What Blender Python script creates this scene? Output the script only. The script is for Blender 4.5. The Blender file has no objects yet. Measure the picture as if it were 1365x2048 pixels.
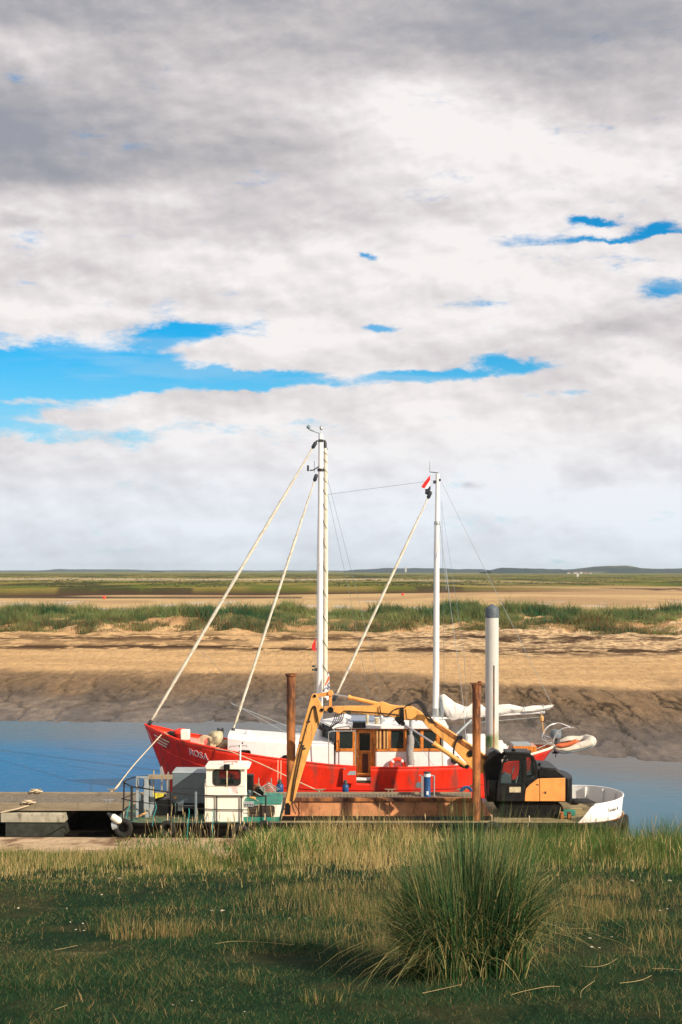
import bpy, math, random
import numpy as np
from mathutils import Vector
random.seed(7); rng = np.random.default_rng(11)
R = math.radians
scene = bpy.context.scene
col = scene.collection

# ---------------------------------------------------------------- camera, sky, sun, exposure
F = 2844.0; CX = 682.5; HY = 1142.0; H = 10.0       # focal length and horizon in photo pixels, eye height in metres
cam_d = bpy.data.cameras.new('camera'); cam = bpy.data.objects.new('camera', cam_d); col.objects.link(cam)
cam.location = (0, 0, H); cam.rotation_euler = (R(90), 0, 0)
cam_d.sensor_fit = 'VERTICAL'; cam_d.sensor_height = 36.0; cam_d.lens = 36.0*F/2048
cam_d.shift_y = (HY-1024)/2048; cam_d.clip_end = 60000; cam_d.clip_start = 0.1
scene.camera = cam
scene.view_settings.view_transform = 'Standard'; scene.view_settings.look = 'None'
scene.view_settings.exposure = 0.32; scene.view_settings.gamma = 1.0

SUN = Vector((1.35, -1.1, 0.98)).normalized()        # towards the sun: low, behind the camera on its right
sun_d = bpy.data.lights.new('sun', 'SUN'); sun_d.energy = 5.0; sun_d.angle = R(0.6); sun_d.color = (1.0, 0.88, 0.70)
sun = bpy.data.objects.new('sun', sun_d); col.objects.link(sun)
sun.rotation_euler = SUN.to_track_quat('Z', 'Y').to_euler(); sun.location = (30, -30, 40)

class NT:
    def __init__(s, t): s.t = t; s.n = t.nodes; s.l = t.links
    def new(s, ty, **kw):
        n = s.n.new(ty)
        for k, v in kw.items(): setattr(n, k, v)
        return n
    def put(s, sock, v):
        if isinstance(v, bpy.types.NodeSocket): s.l.new(v, sock)
        elif v is not None: sock.default_value = v
    def m(s, op, a, b=None, c=None):
        n = s.new('ShaderNodeMath', operation=op); s.put(n.inputs[0], a); s.put(n.inputs[1], b)
        if c is not None: s.put(n.inputs[2], c)
        return n.outputs[0]
    def mix(s, f, a, b, bt='MIX'):
        n = s.new('ShaderNodeMix', data_type='RGBA', blend_type=bt)
        s.put(n.inputs[0], f); s.put(n.inputs[6], a); s.put(n.inputs[7], b); return n.outputs[2]
    def vec(s, x, y, z):
        n = s.new('ShaderNodeCombineXYZ'); s.put(n.inputs[0], x); s.put(n.inputs[1], y); s.put(n.inputs[2], z); return n.outputs[0]
    def noise(s, v, scale, det=4, rough=.5, dist=0):
        n = s.new('ShaderNodeTexNoise'); s.put(n.inputs['Vector'], v); n.inputs['Scale'].default_value = scale
        n.inputs['Detail'].default_value = det; n.inputs['Roughness'].default_value = rough; n.inputs['Distortion'].default_value = dist
        return n.outputs[0]
    def smooth(s, x, a, b, lo=0., hi=1.):
        n = s.new('ShaderNodeMapRange', interpolation_type='SMOOTHSTEP'); s.put(n.inputs[0], x)
        n.inputs[1].default_value = a; n.inputs[2].default_value = b; n.inputs[3].default_value = lo; n.inputs[4].default_value = hi
        return n.outputs[0]
    def scalev(s, v, sx, sy, sz):
        n = s.new('ShaderNodeVectorMath', operation='MULTIPLY'); s.put(n.inputs[0], v); n.inputs[1].default_value = (sx, sy, sz); return n.outputs[0]

world = bpy.data.worlds.new('World'); scene.world = world; world.use_nodes = True
W = NT(world.node_tree); W.n.clear()
wout = W.new('ShaderNodeOutputWorld'); wbg = W.new('ShaderNodeBackground'); W.l.new(wbg.outputs[0], wout.inputs[0])
world.cycles.sampling_method = 'MANUAL'; world.cycles.sample_map_resolution = 512
sky = W.new('ShaderNodeTexSky', sky_type='NISHITA'); sky.sun_disc = False
sky.sun_elevation = math.asin(SUN.z); sky.sun_rotation = math.atan2(SUN.x, SUN.y); sky.air_density = 1.0; sky.dust_density = 0.4; sky.ozone_density = 2.0
tc = W.new('ShaderNodeTexCoord'); d = tc.outputs['Generated']
sp = W.new('ShaderNodeSeparateXYZ'); W.l.new(d, sp.inputs[0])
az0 = W.m('ARCTAN2', sp.outputs[0], sp.outputs[1]); el0 = W.m('ARCSINE', sp.outputs[2])
pv = W.vec(W.m('MULTIPLY', sp.outputs[0], 1.0), W.m('MULTIPLY', sp.outputs[1], 1.0), W.m('MULTIPLY', el0, 1.75))
nA = W.noise(pv, 14, 7, .62); nB = W.noise(W.scalev(pv, 1, 1, 1.0), 15.7, 7, .62, .4)
nC = W.noise(W.scalev(pv, 1, 1, 1.15), 4.6, 7, .52)           # big cloud forms
nD = W.noise(W.scalev(pv, 1, 1, 1.1), 24, 7, .55)            # fine tufts
az = W.m('ADD', az0, W.m('MULTIPLY', W.m('SUBTRACT', nA, .5), .065))
el = W.m('ADD', el0, W.m('MULTIPLY', W.m('SUBTRACT', nB, .5), .026))
def PE(px, py):
    x = (px-CX)/F; z = (HY-py)/F
    return math.atan2(x, 1), math.atan2(z, math.hypot(x, 1))
def blob(px, py, sx, sy, w, tilt=0.0):
    a, e = PE(px, py); sa = sx/F; se = sy/F
    A = W.m('SUBTRACT', az, a); E = W.m('SUBTRACT', el, e)
    if tilt: E = W.m('ADD', E, W.m('MULTIPLY', A, tilt))      # tilt > 0 slopes down to the right
    A = W.m('DIVIDE', A, sa); E = W.m('DIVIDE', E, se)
    q = W.m('ADD', W.m('MULTIPLY', A, A), W.m('MULTIPLY', E, E))
    return W.m('MULTIPLY', W.m('EXPONENT', W.m('MULTIPLY', q, -1.0)), w)
def total(bl):
    s = blob(*bl[0])
    for b in bl[1:]: s = W.m('ADD', s, blob(*b))
    return s
# openings of blue between the clouds: photo position, reach, strength
gaps = total([(-120, 740, 330, 60, 1.25), (150, 742, 190, 40, 1.15), (345, 672, 90, 24, 1.25), (300, 765, 190, 22, .95), (520, 758, 150, 17, 1.5), (610, 722, 60, 10, .4), (0, 850, 420, 46, .72),
              (1040, 722, 90, 15, 1.1), (880, 752, 140, 13, 1.15, -.05), (740, 514, 26, 10, .9), (757, 657, 52, 10, .9), (1205, 440, 46, 9, .9), (1265, 476, 150, 7, .8, -.04), (1320, 458, 66, 14, 1.0, -.06), (1350, 570, 42, 22, .8),
              (1060, 480, 130, 14, .55), (1180, 520, 160, 14, .3), (1200, 785, 170, 10, .4), (-500, 760, 300, 120, 1.0), (1900, 600, 260, 60, .9), (680, 850, 120, 16, .34), (930, 610, 60, 9, .3), (60, 560, 70, 8, .25),
              (550, 710, 150, 20, -1.2), (165, 836, 100, 11, -.8), (500, 815, 150, 26, -.9), (20, 800, 70, 8, -.5), (60, 896, 90, 10, -.4), (-20, 690, 60, 10, -.4)])
gf = W.m('ADD', gaps, W.m('MULTIPLY', W.m('SUBTRACT', W.noise(W.scalev(pv, 1, 1, 1.7), 15, 11, .70), .5), 2.5))
blue = W.m('MULTIPLY', W.smooth(gf, .20, .86), W.smooth(W.noise(W.scalev(pv, .5, .5, 2.2), 16, 8, .6), .36, .56, .84, 1))
lum = total([(90, 290, 330, 110, -.34), (-300, 120, 400, 160, -.2), (500, 40, 800, 60, -.10), (1150, 70, 360, 80, -.22), (540, 290, 150, 60, -.12), (860, 220, 170, 70, .24), (1150, 330, 260, 60, .10), (80, 90, 130, 50, .14),
             (260, 400, 150, 34, .22), (60, 400, 120, 30, .10), (60, 620, 220, 20, .14), (560, 520, 340, 50, .08), (330, 590, 160, 20, -.08), (950, 560, 320, 60, .08), (1230, 655, 80, 20, -.26), (1270, 690, 160, 24, -.08), (800, 640, 320, 24, .08),
             (640, 690, 240, 20, .09), (700, 450, 240, 34, -.12), (30, 440, 60, 14, -.18), (950, 950, 42, 26, .22), (1055, 955, 40, 24, .22), (905, 975, 30, 16, .12), (1180, 1010, 40, 16, .14), (1265, 1010, 90, 28, .12), (945, 963, 22, 9, -.26), (1010, 1010, 60, 16, .08), (820, 1040, 80, 22, .06), (500, 1100, 1200, 30, -.10), (1200, 950, 120, 20, -.05)])
rg = W.new('ShaderNodeTexNoise', noise_type='RIDGED_MULTIFRACTAL'); W.l.new(pv, rg.inputs['Vector']); rg.inputs['Scale'].default_value = 12; rg.inputs['Detail'].default_value = 7; rg.inputs['Roughness'].default_value = .5
puff = W.m('MULTIPLY', W.m('SUBTRACT', W.m('MINIMUM', rg.outputs[0], 1.2), .45), -.17)
base = W.m('ADD', W.m('ADD', W.smooth(el0, 0.0, .14, .93, .80), W.smooth(el0, .20, .40, 0, -.30)), puff)
L = W.m('ADD', base, W.m('MULTIPLY', lum, 1.35))
pu = W.new('ShaderNodeVectorMath', operation='ADD'); W.l.new(pv, pu.inputs[0]); pu.inputs[1].default_value = (.012, 0, .030)
pu2 = W.new('ShaderNodeVectorMath', operation='ADD'); W.l.new(pv, pu2.inputs[0]); pu2.inputs[1].default_value = (.004, 0, .009)
nC2 = W.noise(W.scalev(pu.outputs[0], 1, 1, 1.15), 4.6, 7, .52); nD2 = W.noise(W.scalev(pu2.outputs[0], 1, 1, 1.1), 24, 7, .55)
L = W.m('ADD', L, W.m('MULTIPLY', W.m('SUBTRACT', nC, nC2), W.smooth(el0, .02, .14, .7, 1.15)))
L = W.m('ADD', L, W.m('MULTIPLY', W.m('SUBTRACT', nD, nD2), W.smooth(el0, .02, .14, .34, .62)))
L = W.m('ADD', L, W.m('MULTIPLY', W.m('SUBTRACT', nC, .5), W.smooth(el0, .03, .16, .10, .28)))
L = W.m('ADD', L, W.m('MULTIPLY', W.m('SUBTRACT', nD, .5), W.smooth(el0, .03, .12, .06, .13)))
ramp = W.new('ShaderNodeValToRGB'); W.l.new(L, ramp.inputs[0])
cr = ramp.color_ramp; cr.elements[0].position = .12; cr.elements[0].color = (.34, .355, .41, 1); cr.elements[1].position = 1.0; cr.elements[1].color = (.97, .94, .93, 1)
for p_, c_ in ((.33, (.43, .43, .465)), (.52, (.57, .55, .565)), (.70, (.70, .665, .675))):
    e_ = cr.elements.new(p_); e_.color = (*c_, 1)
cool = W.mix(W.smooth(el0, .015, .12), (.90, 1.0, 1.09, 1), (1, 1, 1, 1))
cloud = W.mix(1.0, W.mix(1.0, ramp.outputs[0], (.775, .765, .765, 1), 'MULTIPLY'), cool, 'MULTIPLY')
skyc = W.mix(W.smooth(el0, .085, .17, .38, 0), W.mix(1.0, sky.outputs[0], (.004, .074, .108, 1), 'MULTIPLY'), (.42, .62, .70, 1))
final = W.mix(blue, cloud, skyc)
W.l.new(final, wbg.inputs[0]); wbg.inputs[1].default_value = 1.0

# ---------------------------------------------------------------- helpers
def at(px, py, Y): return ((px-CX)*Y/F, Y, H-(py-HY)*Y/F)
def X_(px, Y): return (px-CX)*Y/F
def Z_(py, Y): return H-(py-HY)*Y/F
ORG = {}
def tag(o, label=None, cat=None, group=None, kind=None):
    if label: o['label'] = label
    if cat: o['category'] = cat
    if group: o['group'] = group
    if kind: o['kind'] = kind
    return o
def thing(name, loc, label, cat, group=None):
    o = bpy.data.objects.new(name, None); col.objects.link(o); o.location = loc; o.empty_display_size = .2
    ORG[o.name] = Vector(loc); return tag(o, label, cat, group)
class MB:
    def __init__(s): s.v = []; s.f = []
    def add(s, vs, fs):
        b = len(s.v); s.v += [tuple(q) for q in vs]; s.f += [tuple(i+b for i in f) for f in fs]; return s
    def box(s, a, b):
        x0, y0, z0 = a; x1, y1, z1 = b
        if x0 > x1: x0, x1 = x1, x0
        if y0 > y1: y0, y1 = y1, y0
        if z0 > z1: z0, z1 = z1, z0
        return s.add([(x0,y0,z0),(x1,y0,z0),(x1,y1,z0),(x0,y1,z0),(x0,y0,z1),(x1,y0,z1),(x1,y1,z1),(x0,y1,z1)],
                     [(0,3,2,1),(4,5,6,7),(0,1,5,4),(1,2,6,5),(2,3,7,6),(3,0,4,7)])
    def prism(s, pts, y0, y1):                       # outline in (x, z), real thickness y0..y1
        n = len(pts); ar = sum(pts[i][0]*pts[(i+1)%n][1]-pts[(i+1)%n][0]*pts[i][1] for i in range(n))
        if ar < 0: pts = pts[::-1]
        if y0 > y1: y0, y1 = y1, y0
        return s.add([(x, y0, z) for x, z in pts]+[(x, y1, z) for x, z in pts],
                     [tuple(range(n)), tuple(range(2*n-1, n-1, -1))]+[(i, i+n, (i+1)%n+n, (i+1)%n) for i in range(n)])
    def pprism(s, pix, Y, t): return s.prism([(X_(a, Y), Z_(b, Y)) for a, b in pix], Y, Y+t)
    def zprism(s, pts, z0, z1):
        n = len(pts); ar = sum(pts[i][0]*pts[(i+1)%n][1]-pts[(i+1)%n][0]*pts[i][1] for i in range(n))
        if ar < 0: pts = pts[::-1]
        return s.add([(x, y, z0) for x, y in pts]+[(x, y, z1) for x, y in pts],
                     [tuple(range(n-1, -1, -1)), tuple(range(n, 2*n))]+[(i, (i+1)%n, (i+1)%n+n, i+n) for i in range(n)])
    def tube(s, pts, r, n=8, caps=True):
        pts = [Vector(p) for p in pts]; m = len(pts)
        rs = [r]*m if not hasattr(r, '__len__') else list(r)
        vs = []; fs = []; prev = None
        for i, p in enumerate(pts):
            t = (pts[min(i+1, m-1)]-pts[max(i-1, 0)])
            if t.length < 1e-9: t = Vector((0, 0, 1))
            t.normalize()
            if prev is None:
                a = Vector((0, 1, 0)) if abs(t.y) < .9 else Vector((1, 0, 0))
                u = t.cross(a).normalized()
            else:
                u = (prev-t*prev.dot(t))
                u = u.normalized() if u.length > 1e-6 else t.orthogonal().normalized()
            prev = u; w = t.cross(u)
            for k in range(n):
                an = 2*math.pi*k/n; vs.append(p+(u*math.cos(an)+w*math.sin(an))*rs[i])
        for i in range(m-1):
            for k in range(n):
                fs.append((i*n+k, i*n+(k+1)%n, (i+1)*n+(k+1)%n, (i+1)*n+k))
        if caps: fs += [tuple(range(n-1, -1, -1)), tuple(range((m-1)*n, m*n))]
        return s.add(vs, fs)
    def lathe(s, prof, c, n=20, axis='Z'):           # prof: (radius, height) pairs
        vs = []; fs = []; m = len(prof)
        for r_, h_ in prof:
            for k in range(n):
                a = 2*math.pi*k/n; x, y = r_*math.cos(a), r_*math.sin(a)
                if axis == 'Z': vs.append((c[0]+x, c[1]+y, c[2]+h_))
                elif axis == 'Y': vs.append((c[0]+x, c[1]+h_, c[2]-y))
                else: vs.append((c[0]+h_, c[1]+x, c[2]+y))
        for i in range(m-1):
            for k in range(n): fs.append((i*n+k, i*n+(k+1)%n, (i+1)*n+(k+1)%n, (i+1)*n+k))
        fs += [tuple(range(n-1, -1, -1)), tuple(range((m-1)*n, m*n))]
        return s.add(vs, fs)
    def torus(s, c, Rr, r, axis='Y', n=24, k=10, a0=0, a1=2*math.pi, squash=1.0):
        full = abs(a1-a0-2*math.pi) < 1e-6; m = n if full else n+1; vs = []; fs = []
        for i in range(m):
            a = a0+(a1-a0)*i/n
            for j in range(k):
                b = 2*math.pi*j/k; rr = Rr+r*math.cos(b); q = r*math.sin(b)*squash
                if axis == 'Y': vs.append((c[0]+rr*math.cos(a), c[1]-q, c[2]+rr*math.sin(a)))
                elif axis == 'X': vs.append((c[0]+q, c[1]+rr*math.cos(a), c[2]+rr*math.sin(a)))
                else: vs.append((c[0]+rr*math.cos(a), c[1]+rr*math.sin(a), c[2]+q))
        for i in range(n):
            for j in range(k): fs.append((i*k+j, ((i+1)%m)*k+j, ((i+1)%m)*k+(j+1)%k, i*k+(j+1)%k))
        if not full: fs += [tuple(range(k)), tuple(range((m-1)*k, m*k))[::-1]]
        return s.add(vs, fs)
    def grid(s, rows, closed=False):                 # rows of equal length point lists
        n = len(rows[0]); vs = [p for r_ in rows for p in r_]; fs = []
        for i in range(len(rows)-1):
            for k in range(n if closed else n-1): fs.append((i*n+k, i*n+(k+1)%n, (i+1)*n+(k+1)%n, (i+1)*n+k))
        return s.add(vs, fs)
    def build(s, name, m, parent=None, bevel=0.0, flat=False, solid=0.0, ang=40):
        if parent is not None: org = ORG[parent.name]
        else:
            a = np.array(s.v); org = Vector(((a[:,0].min()+a[:,0].max())/2, (a[:,1].min()+a[:,1].max())/2, a[:,2].min()))
        me = bpy.data.meshes.new(name); me.from_pydata([(x-org[0], y-org[1], z-org[2]) for x, y, z in s.v], [], s.f)
        me.materials.append(m); me.update()
        o = bpy.data.objects.new(name, me); col.objects.link(o)
        if parent is not None: o.parent = parent
        else: o.location = org
        ORG[o.name] = Vector(org)
        if not flat:
            me.polygons.foreach_set('use_smooth', [True]*len(me.polygons)); me.set_sharp_from_angle(angle=R(ang))
        if solid:
            md = o.modifiers.new('solid', 'SOLIDIFY'); md.thickness = solid; md.offset = 0
        if bevel:
            md = o.modifiers.new('bevel', 'BEVEL'); md.width = bevel; md.segments = 2; md.limit_method = 'ANGLE'; md.angle_limit = R(35)
        return o
def rrect(x0, z0, x1, z1, r, n=4):
    P = []
    for cx, cz, a in ((x1-r, z1-r, 0), (x0+r, z1-r, 90), (x0+r, z0+r, 180), (x1-r, z0+r, 270)):
        for k in range(n+1):
            t = R(a+90*k/n); P.append((cx+r*math.cos(t), cz+r*math.sin(t)))
    return P
def ring(mb, outer, inner, y0, y1):                  # a frame between two outlines with equal counts
    n = len(outer)
    vs = [(x, y0, z) for x, z in outer]+[(x, y0, z) for x, z in inner]+[(x, y1, z) for x, z in outer]+[(x, y1, z) for x, z in inner]
    fs = []
    for i in range(n):
        j = (i+1) % n
        fs += [(i, n+i, n+j, j), (2*n+i, 2*n+j, 3*n+j, 3*n+i), (i, j, 2*n+j, 2*n+i), (n+i, 3*n+i, 3*n+j, n+j)]
    return mb.add(vs, fs)
def bez(pts, n=10):                                  # smooth curve through points
    P = [Vector(p) for p in pts]; out = []
    for i in range(len(P)-1):
        p0 = P[max(i-1, 0)]; p1 = P[i]; p2 = P[i+1]; p3 = P[min(i+2, len(P)-1)]
        for k in range(n):
            t = k/n; out.append(.5*((2*p1)+(p2-p0)*t+(2*p0-5*p1+4*p2-p3)*t*t+(3*p1-p0-3*p2+p3)*t**3))
    out.append(P[-1]); return out

# ---------------------------------------------------------------- materials
def mat(name, c, rough=.55, metal=0., var=.12, scale=3., stretch=(1,1,1), dirt=0., dirtc=(.10,.06,.035), dscale=2.5, bump=.0, bscale=30., spec=.5, coat=0.):
    m = bpy.data.materials.new(name); m.use_nodes = True; T = NT(m.node_tree)
    b = T.n['Principled BSDF']; co = T.new('ShaderNodeTexCoord').outputs['Object']
    v = T.scalev(co, *stretch)
    n1 = T.smooth(T.noise(v, scale, 6, .65), .3, .7)
    k = T.m('ADD', 1.0-var, T.m('MULTIPLY', n1, 2*var))
    kc = T.vec(k, k, k)
    cc = T.mix(1.0, (*c, 1), kc, 'MULTIPLY')
    if dirt > 0:
        n2 = T.noise(T.scalev(co, 1.5, 1.5, .33), dscale, 9, .72, .3)
        f = T.smooth(n2, .60-.16*dirt, .72-.20*dirt)
        cc = T.mix(T.m('MULTIPLY', f, min(1, .45+dirt*.5)), cc, (*dirtc, 1))
        T.put(b.inputs['Roughness'], T.m('ADD', rough, T.m('MULTIPLY', f, (1-rough)*.6)))
    else: b.inputs['Roughness'].default_value = rough
    T.put(b.inputs['Base Color'], cc); b.inputs['Metallic'].default_value = metal
    b.inputs['Specular IOR Level'].default_value = spec
    if coat: b.inputs['Coat Weight'].default_value = coat
    if bump:
        bn = T.new('ShaderNodeBump'); bn.inputs['Strength'].default_value = bump; bn.inputs['Distance'].default_value = .02
        T.put(bn.inputs['Height'], T.noise(T.scalev(co, *stretch), bscale, 6, .65)); T.l.new(bn.outputs[0], b.inputs['Normal'])
    return m
def glass(name, tint, trans):
    m = bpy.data.materials.new(name); m.use_nodes = True; T = NT(m.node_tree); T.n.clear()
    o = T.new('ShaderNodeOutputMaterial'); tr = T.new('ShaderNodeBsdfTransparent'); tr.inputs[0].default_value = (*tint, 1)
    g = T.new('ShaderNodeBsdfPrincipled'); g.inputs['Base Color'].default_value = (.018, .034, .036, 1); g.inputs['Roughness'].default_value = .06
    mx = T.new('ShaderNodeMixShader'); mx.inputs[0].default_value = trans
    T.l.new(g.outputs[0], mx.inputs[1]); T.l.new(tr.outputs[0], mx.inputs[2]); T.l.new(mx.outputs[0], o.inputs[0]); return m
M = {}
M['red'] = mat('red_paint', (.80, .028, .006), .45, var=.16, scale=1.6, stretch=(1.6, 1, .5), dirt=.6, dirtc=(.27, .045, .025), dscale=1.1, bump=.45, bscale=1.3)
M['red2'] = mat('dark_red_paint', (.50, .012, .006), .5, var=.12)
M['white'] = mat('white_paint', (.80, .78, .77), .4, var=.04, dirt=.14, dirtc=(.50, .43, .36), dscale=2)
M['whiteold'] = mat('old_white_paint', (.80, .77, .68), .5, var=.05, scale=2, dirt=.30, dirtc=(.52, .34, .15), dscale=2.2)
M['whitebow'] = mat('white_bulwark_paint', (.80, .80, .79), .5, var=.04, dirt=.15, dirtc=(.45, .36, .22), dscale=2.2)
M['mast'] = mat('mast_paint', (.78, .76, .74), .35, var=.05, scale=2, stretch=(1, 1, .2), dirt=.12, dirtc=(.45, .38, .28), dscale=3)
M['canvas'] = mat('white_canvas', (.72, .68, .63), .85, var=.14, scale=3, bump=1.0, bscale=5)
M['cream'] = mat('cream_sail_cover', (.66, .61, .50), .75, var=.14, scale=5, dirt=.25, dirtc=(.33, .34, .18), dscale=3)
M['olive'] = mat('olive_stripe', (.10, .09, .04), .8)
M['teak'] = mat('varnished_teak', (.60, .20, .035), .32, var=.45, scale=5, stretch=(3, 3, .6), dirt=.4, dirtc=(.12, .03, .012), dscale=3, coat=.3)
M['teakh'] = mat('varnished_rail', (.58, .20, .04), .32, var=.3, scale=4, stretch=(.5, 3, 3), dirt=.3, dirtc=(.14, .035, .015), dscale=3)
M['teakd'] = mat('dark_teak', (.085, .022, .012), .4, var=.35, scale=6, stretch=(3, 3, .6))
M['slat'] = mat('pale_slat', (.62, .34, .12), .5, var=.15)
M['wood'] = mat('weathered_planks', (.175, .145, .105), .85, var=.3, scale=5, stretch=(4, .6, 1), dirt=.35, dirtc=(.07, .06, .04), dscale=1.6, bump=.4, bscale=20)
M['woodl'] = mat('pale_weathered_timber', (.25, .20, .135), .85, var=.2, scale=3, stretch=(.5, 3, 3), dirt=.3, dirtc=(.13, .10, .06), dscale=2, bump=.3)
M['concrete'] = mat('stained_concrete', (.40, .36, .27), .9, var=.2, scale=3, dirt=.5, dirtc=(.12, .11, .07), dscale=2.2, bump=.4)
M['wetconcrete'] = mat('wet_weedy_concrete', (.035, .038, .028), .6, var=.4, scale=5, bump=.4)
M['black'] = mat('black_paint', (.006, .006, .006), .5, var=.3, dirt=.2, dirtc=(.05, .035, .02))
M['hullblack'] = mat('tarred_hull', (.006, .0055, .005), .7, var=.4, dirt=.35, dirtc=(.03, .02, .012), bump=.3, bscale=8, spec=.2)
M['rubber'] = mat('rubber', (.010, .0095, .009), .85, var=.3, scale=6, dirt=.2, dirtc=(.06, .05, .035))
M['rail'] = mat('black_steel', (.008, .008, .008), .6)
M['steel'] = mat('galvanised_steel', (.42, .44, .45), .45, .6, var=.15, dirt=.2, dirtc=(.2, .17, .13))
M['chrome'] = mat('polished_rod', (.85, .86, .88), .12, 1., var=.03)
M['inox'] = mat('stainless_tube', (.75, .74, .70), .25, .85, var=.05)
M['greyblue'] = mat('grey_blue_paint', (.125, .165, .19), .5, var=.14, scale=2, dirt=.16, dirtc=(.07, .07, .065))
M['greylite'] = mat('light_grey_paint', (.30, .34, .36), .55, var=.1, dirt=.2, dirtc=(.14, .12, .1))
M['rust'] = mat('rusty_steel', (.34, .125, .036), .85, var=.45, scale=2.2, stretch=(1, 1, .5), dirt=.95, dirtc=(.075, .030, .018), dscale=.8, bump=.5, bscale=14)
M['rustplate'] = mat('rusty_plate', (.56, .24, .10), .85, var=.25, scale=1.5, dirt=.5, dirtc=(.16, .06, .03), dscale=1.2, bump=.2)
M['yellow'] = mat('faded_yellow_paint', (.70, .34, .085), .55, var=.12, scale=2.5, dirt=.45, dirtc=(.26, .12, .045), dscale=4)
M['orange'] = mat('orange_panel_paint', (.74, .30, .075), .5, var=.10, dirt=.3, dirtc=(.35, .15, .05))
M['cabblack'] = mat('grimy_black_paint', (.008, .009, .010), .42, var=.5, scale=5, dirt=.3, dirtc=(.028, .026, .018), dscale=4, bump=.3, bscale=10, spec=.25)
M['teal'] = mat('teal_green_paint', (.02, .20, .15), .55, var=.25, scale=4, dirt=.4, dirtc=(.16, .14, .09), dscale=4)
M['green'] = mat('worn_green_deck', (.045, .13, .075), .7, var=.3, scale=2, dirt=.75, dirtc=(.20, .15, .08), dscale=1.6)
M['tan'] = mat('worn_tan_deck', (.27, .21, .11), .85, var=.3, scale=2, dirt=.5, dirtc=(.09, .08, .05), dscale=2)
M['blue'] = mat('blue_paint', (.010, .07, .20), .4)
M['navy'] = mat('navy_cap', (.075, .095, .115), .6, var=.3, scale=8)
M['rope'] = mat('pale_rope', (.62, .50, .34), .9, var=.2, scale=20)
M['ropet'] = mat('teal_rope', (.02, .26, .25), .8)
M['wire'] = mat('rigging_wire', (.16, .22, .25), .5, .3)
M['darkfit'] = mat('dark_fitting', (.02, .025, .03), .6)
M['hose'] = mat('black_hose', (.012, .012, .014), .45)
M['tarp'] = mat('beige_canvas', (.46, .40, .26), .9, var=.3, scale=6, bump=.6, bscale=7)
M['lag'] = mat('grey_lagging', (.30, .28, .27), .9, var=.25, scale=12, bump=.8, bscale=16)
M['ring'] = mat('orange_red_float', (.80, .06, .02), .5)
M['buoy'] = mat('red_buoy_paint', (.75, .05, .02), .5)
M['inflat'] = mat('pale_inflatable', (.62, .57, .49), .6, var=.14, dirt=.25, dirtc=(.28, .24, .17), dscale=4)
M['inflred'] = mat('orange_inflatable', (.62, .13, .04), .6, var=.2)
M['solar'] = mat('solar_glass', (.10, .15, .24), .15)
M['glassd'] = glass('dark_window_glass', (.45, .55, .55), .35)
M['glassc'] = glass('clear_window_glass', (.92, .94, .94), .80)
M['inside'] = mat('dim_interior', (.05, .035, .025), .8, var=.4)
M['flagred'] = mat('red_flag_cloth', (.60, .015, .012), .8)
M['flagwhite'] = mat('white_flag_cloth', (.8, .78, .78), .8)
M['flagdark'] = mat('dark_flag_cloth', (.02, .02, .035), .8)
M['flagorange'] = mat('orange_flag_cloth', (.75, .16, .05), .8)
M['flagblue'] = mat('blue_flag_mark', (.02, .05, .16), .8)
M['stone'] = mat('pale_stone', (.66, .56, .42), .8, var=.15)
M['straw'] = mat('straw', (.46, .34, .16), .85, var=.2)
M['yellowp'] = mat('yellow_panel', (.65, .55, .04), .6, var=.2, dirt=.3, dirtc=(.1, .09, .04))
M['pink'] = mat('faded_red_print', (.75, .30, .25), .7)
M['fred'] = mat('far_brick', (.35, .22, .16), .8)
M['fwhite'] = mat('far_render', (.50, .48, .45), .8)
M['roof'] = mat('far_roof', (.24, .14, .10), .8)
# ---------------------------------------------------------------- noise on arrays
def vnoise(x, y, seed=0):
    xi = np.floor(x).astype(np.int64); yi = np.floor(y).astype(np.int64); fx = x-xi; fy = y-yi
    fx = fx*fx*(3-2*fx); fy = fy*fy*(3-2*fy)
    def h(a, b):
        n = (a*374761393+b*668265263+seed*1442695041) & 0xffffffff
        n = ((n ^ (n >> 13))*1274126177) & 0xffffffff
        return ((n ^ (n >> 16)) & 0xffff)/65535.0
    return (h(xi, yi)*(1-fx)+h(xi+1, yi)*fx)*(1-fy)+(h(xi, yi+1)*(1-fx)+h(xi+1, yi+1)*fx)*fy
def fbm(x, y, oct=5, seed=0, g=.5):
    s = 0; a = 1; t = 0
    for i in range(oct): s = s+a*vnoise(x*2**i+i*17.3, y*2**i+i*9.1, seed+i); t += a; a *= g
    return s/t
def ss(a, b, x): t = np.clip((x-a)/(b-a), 0, 1); return t*t*(3-2*t)

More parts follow.
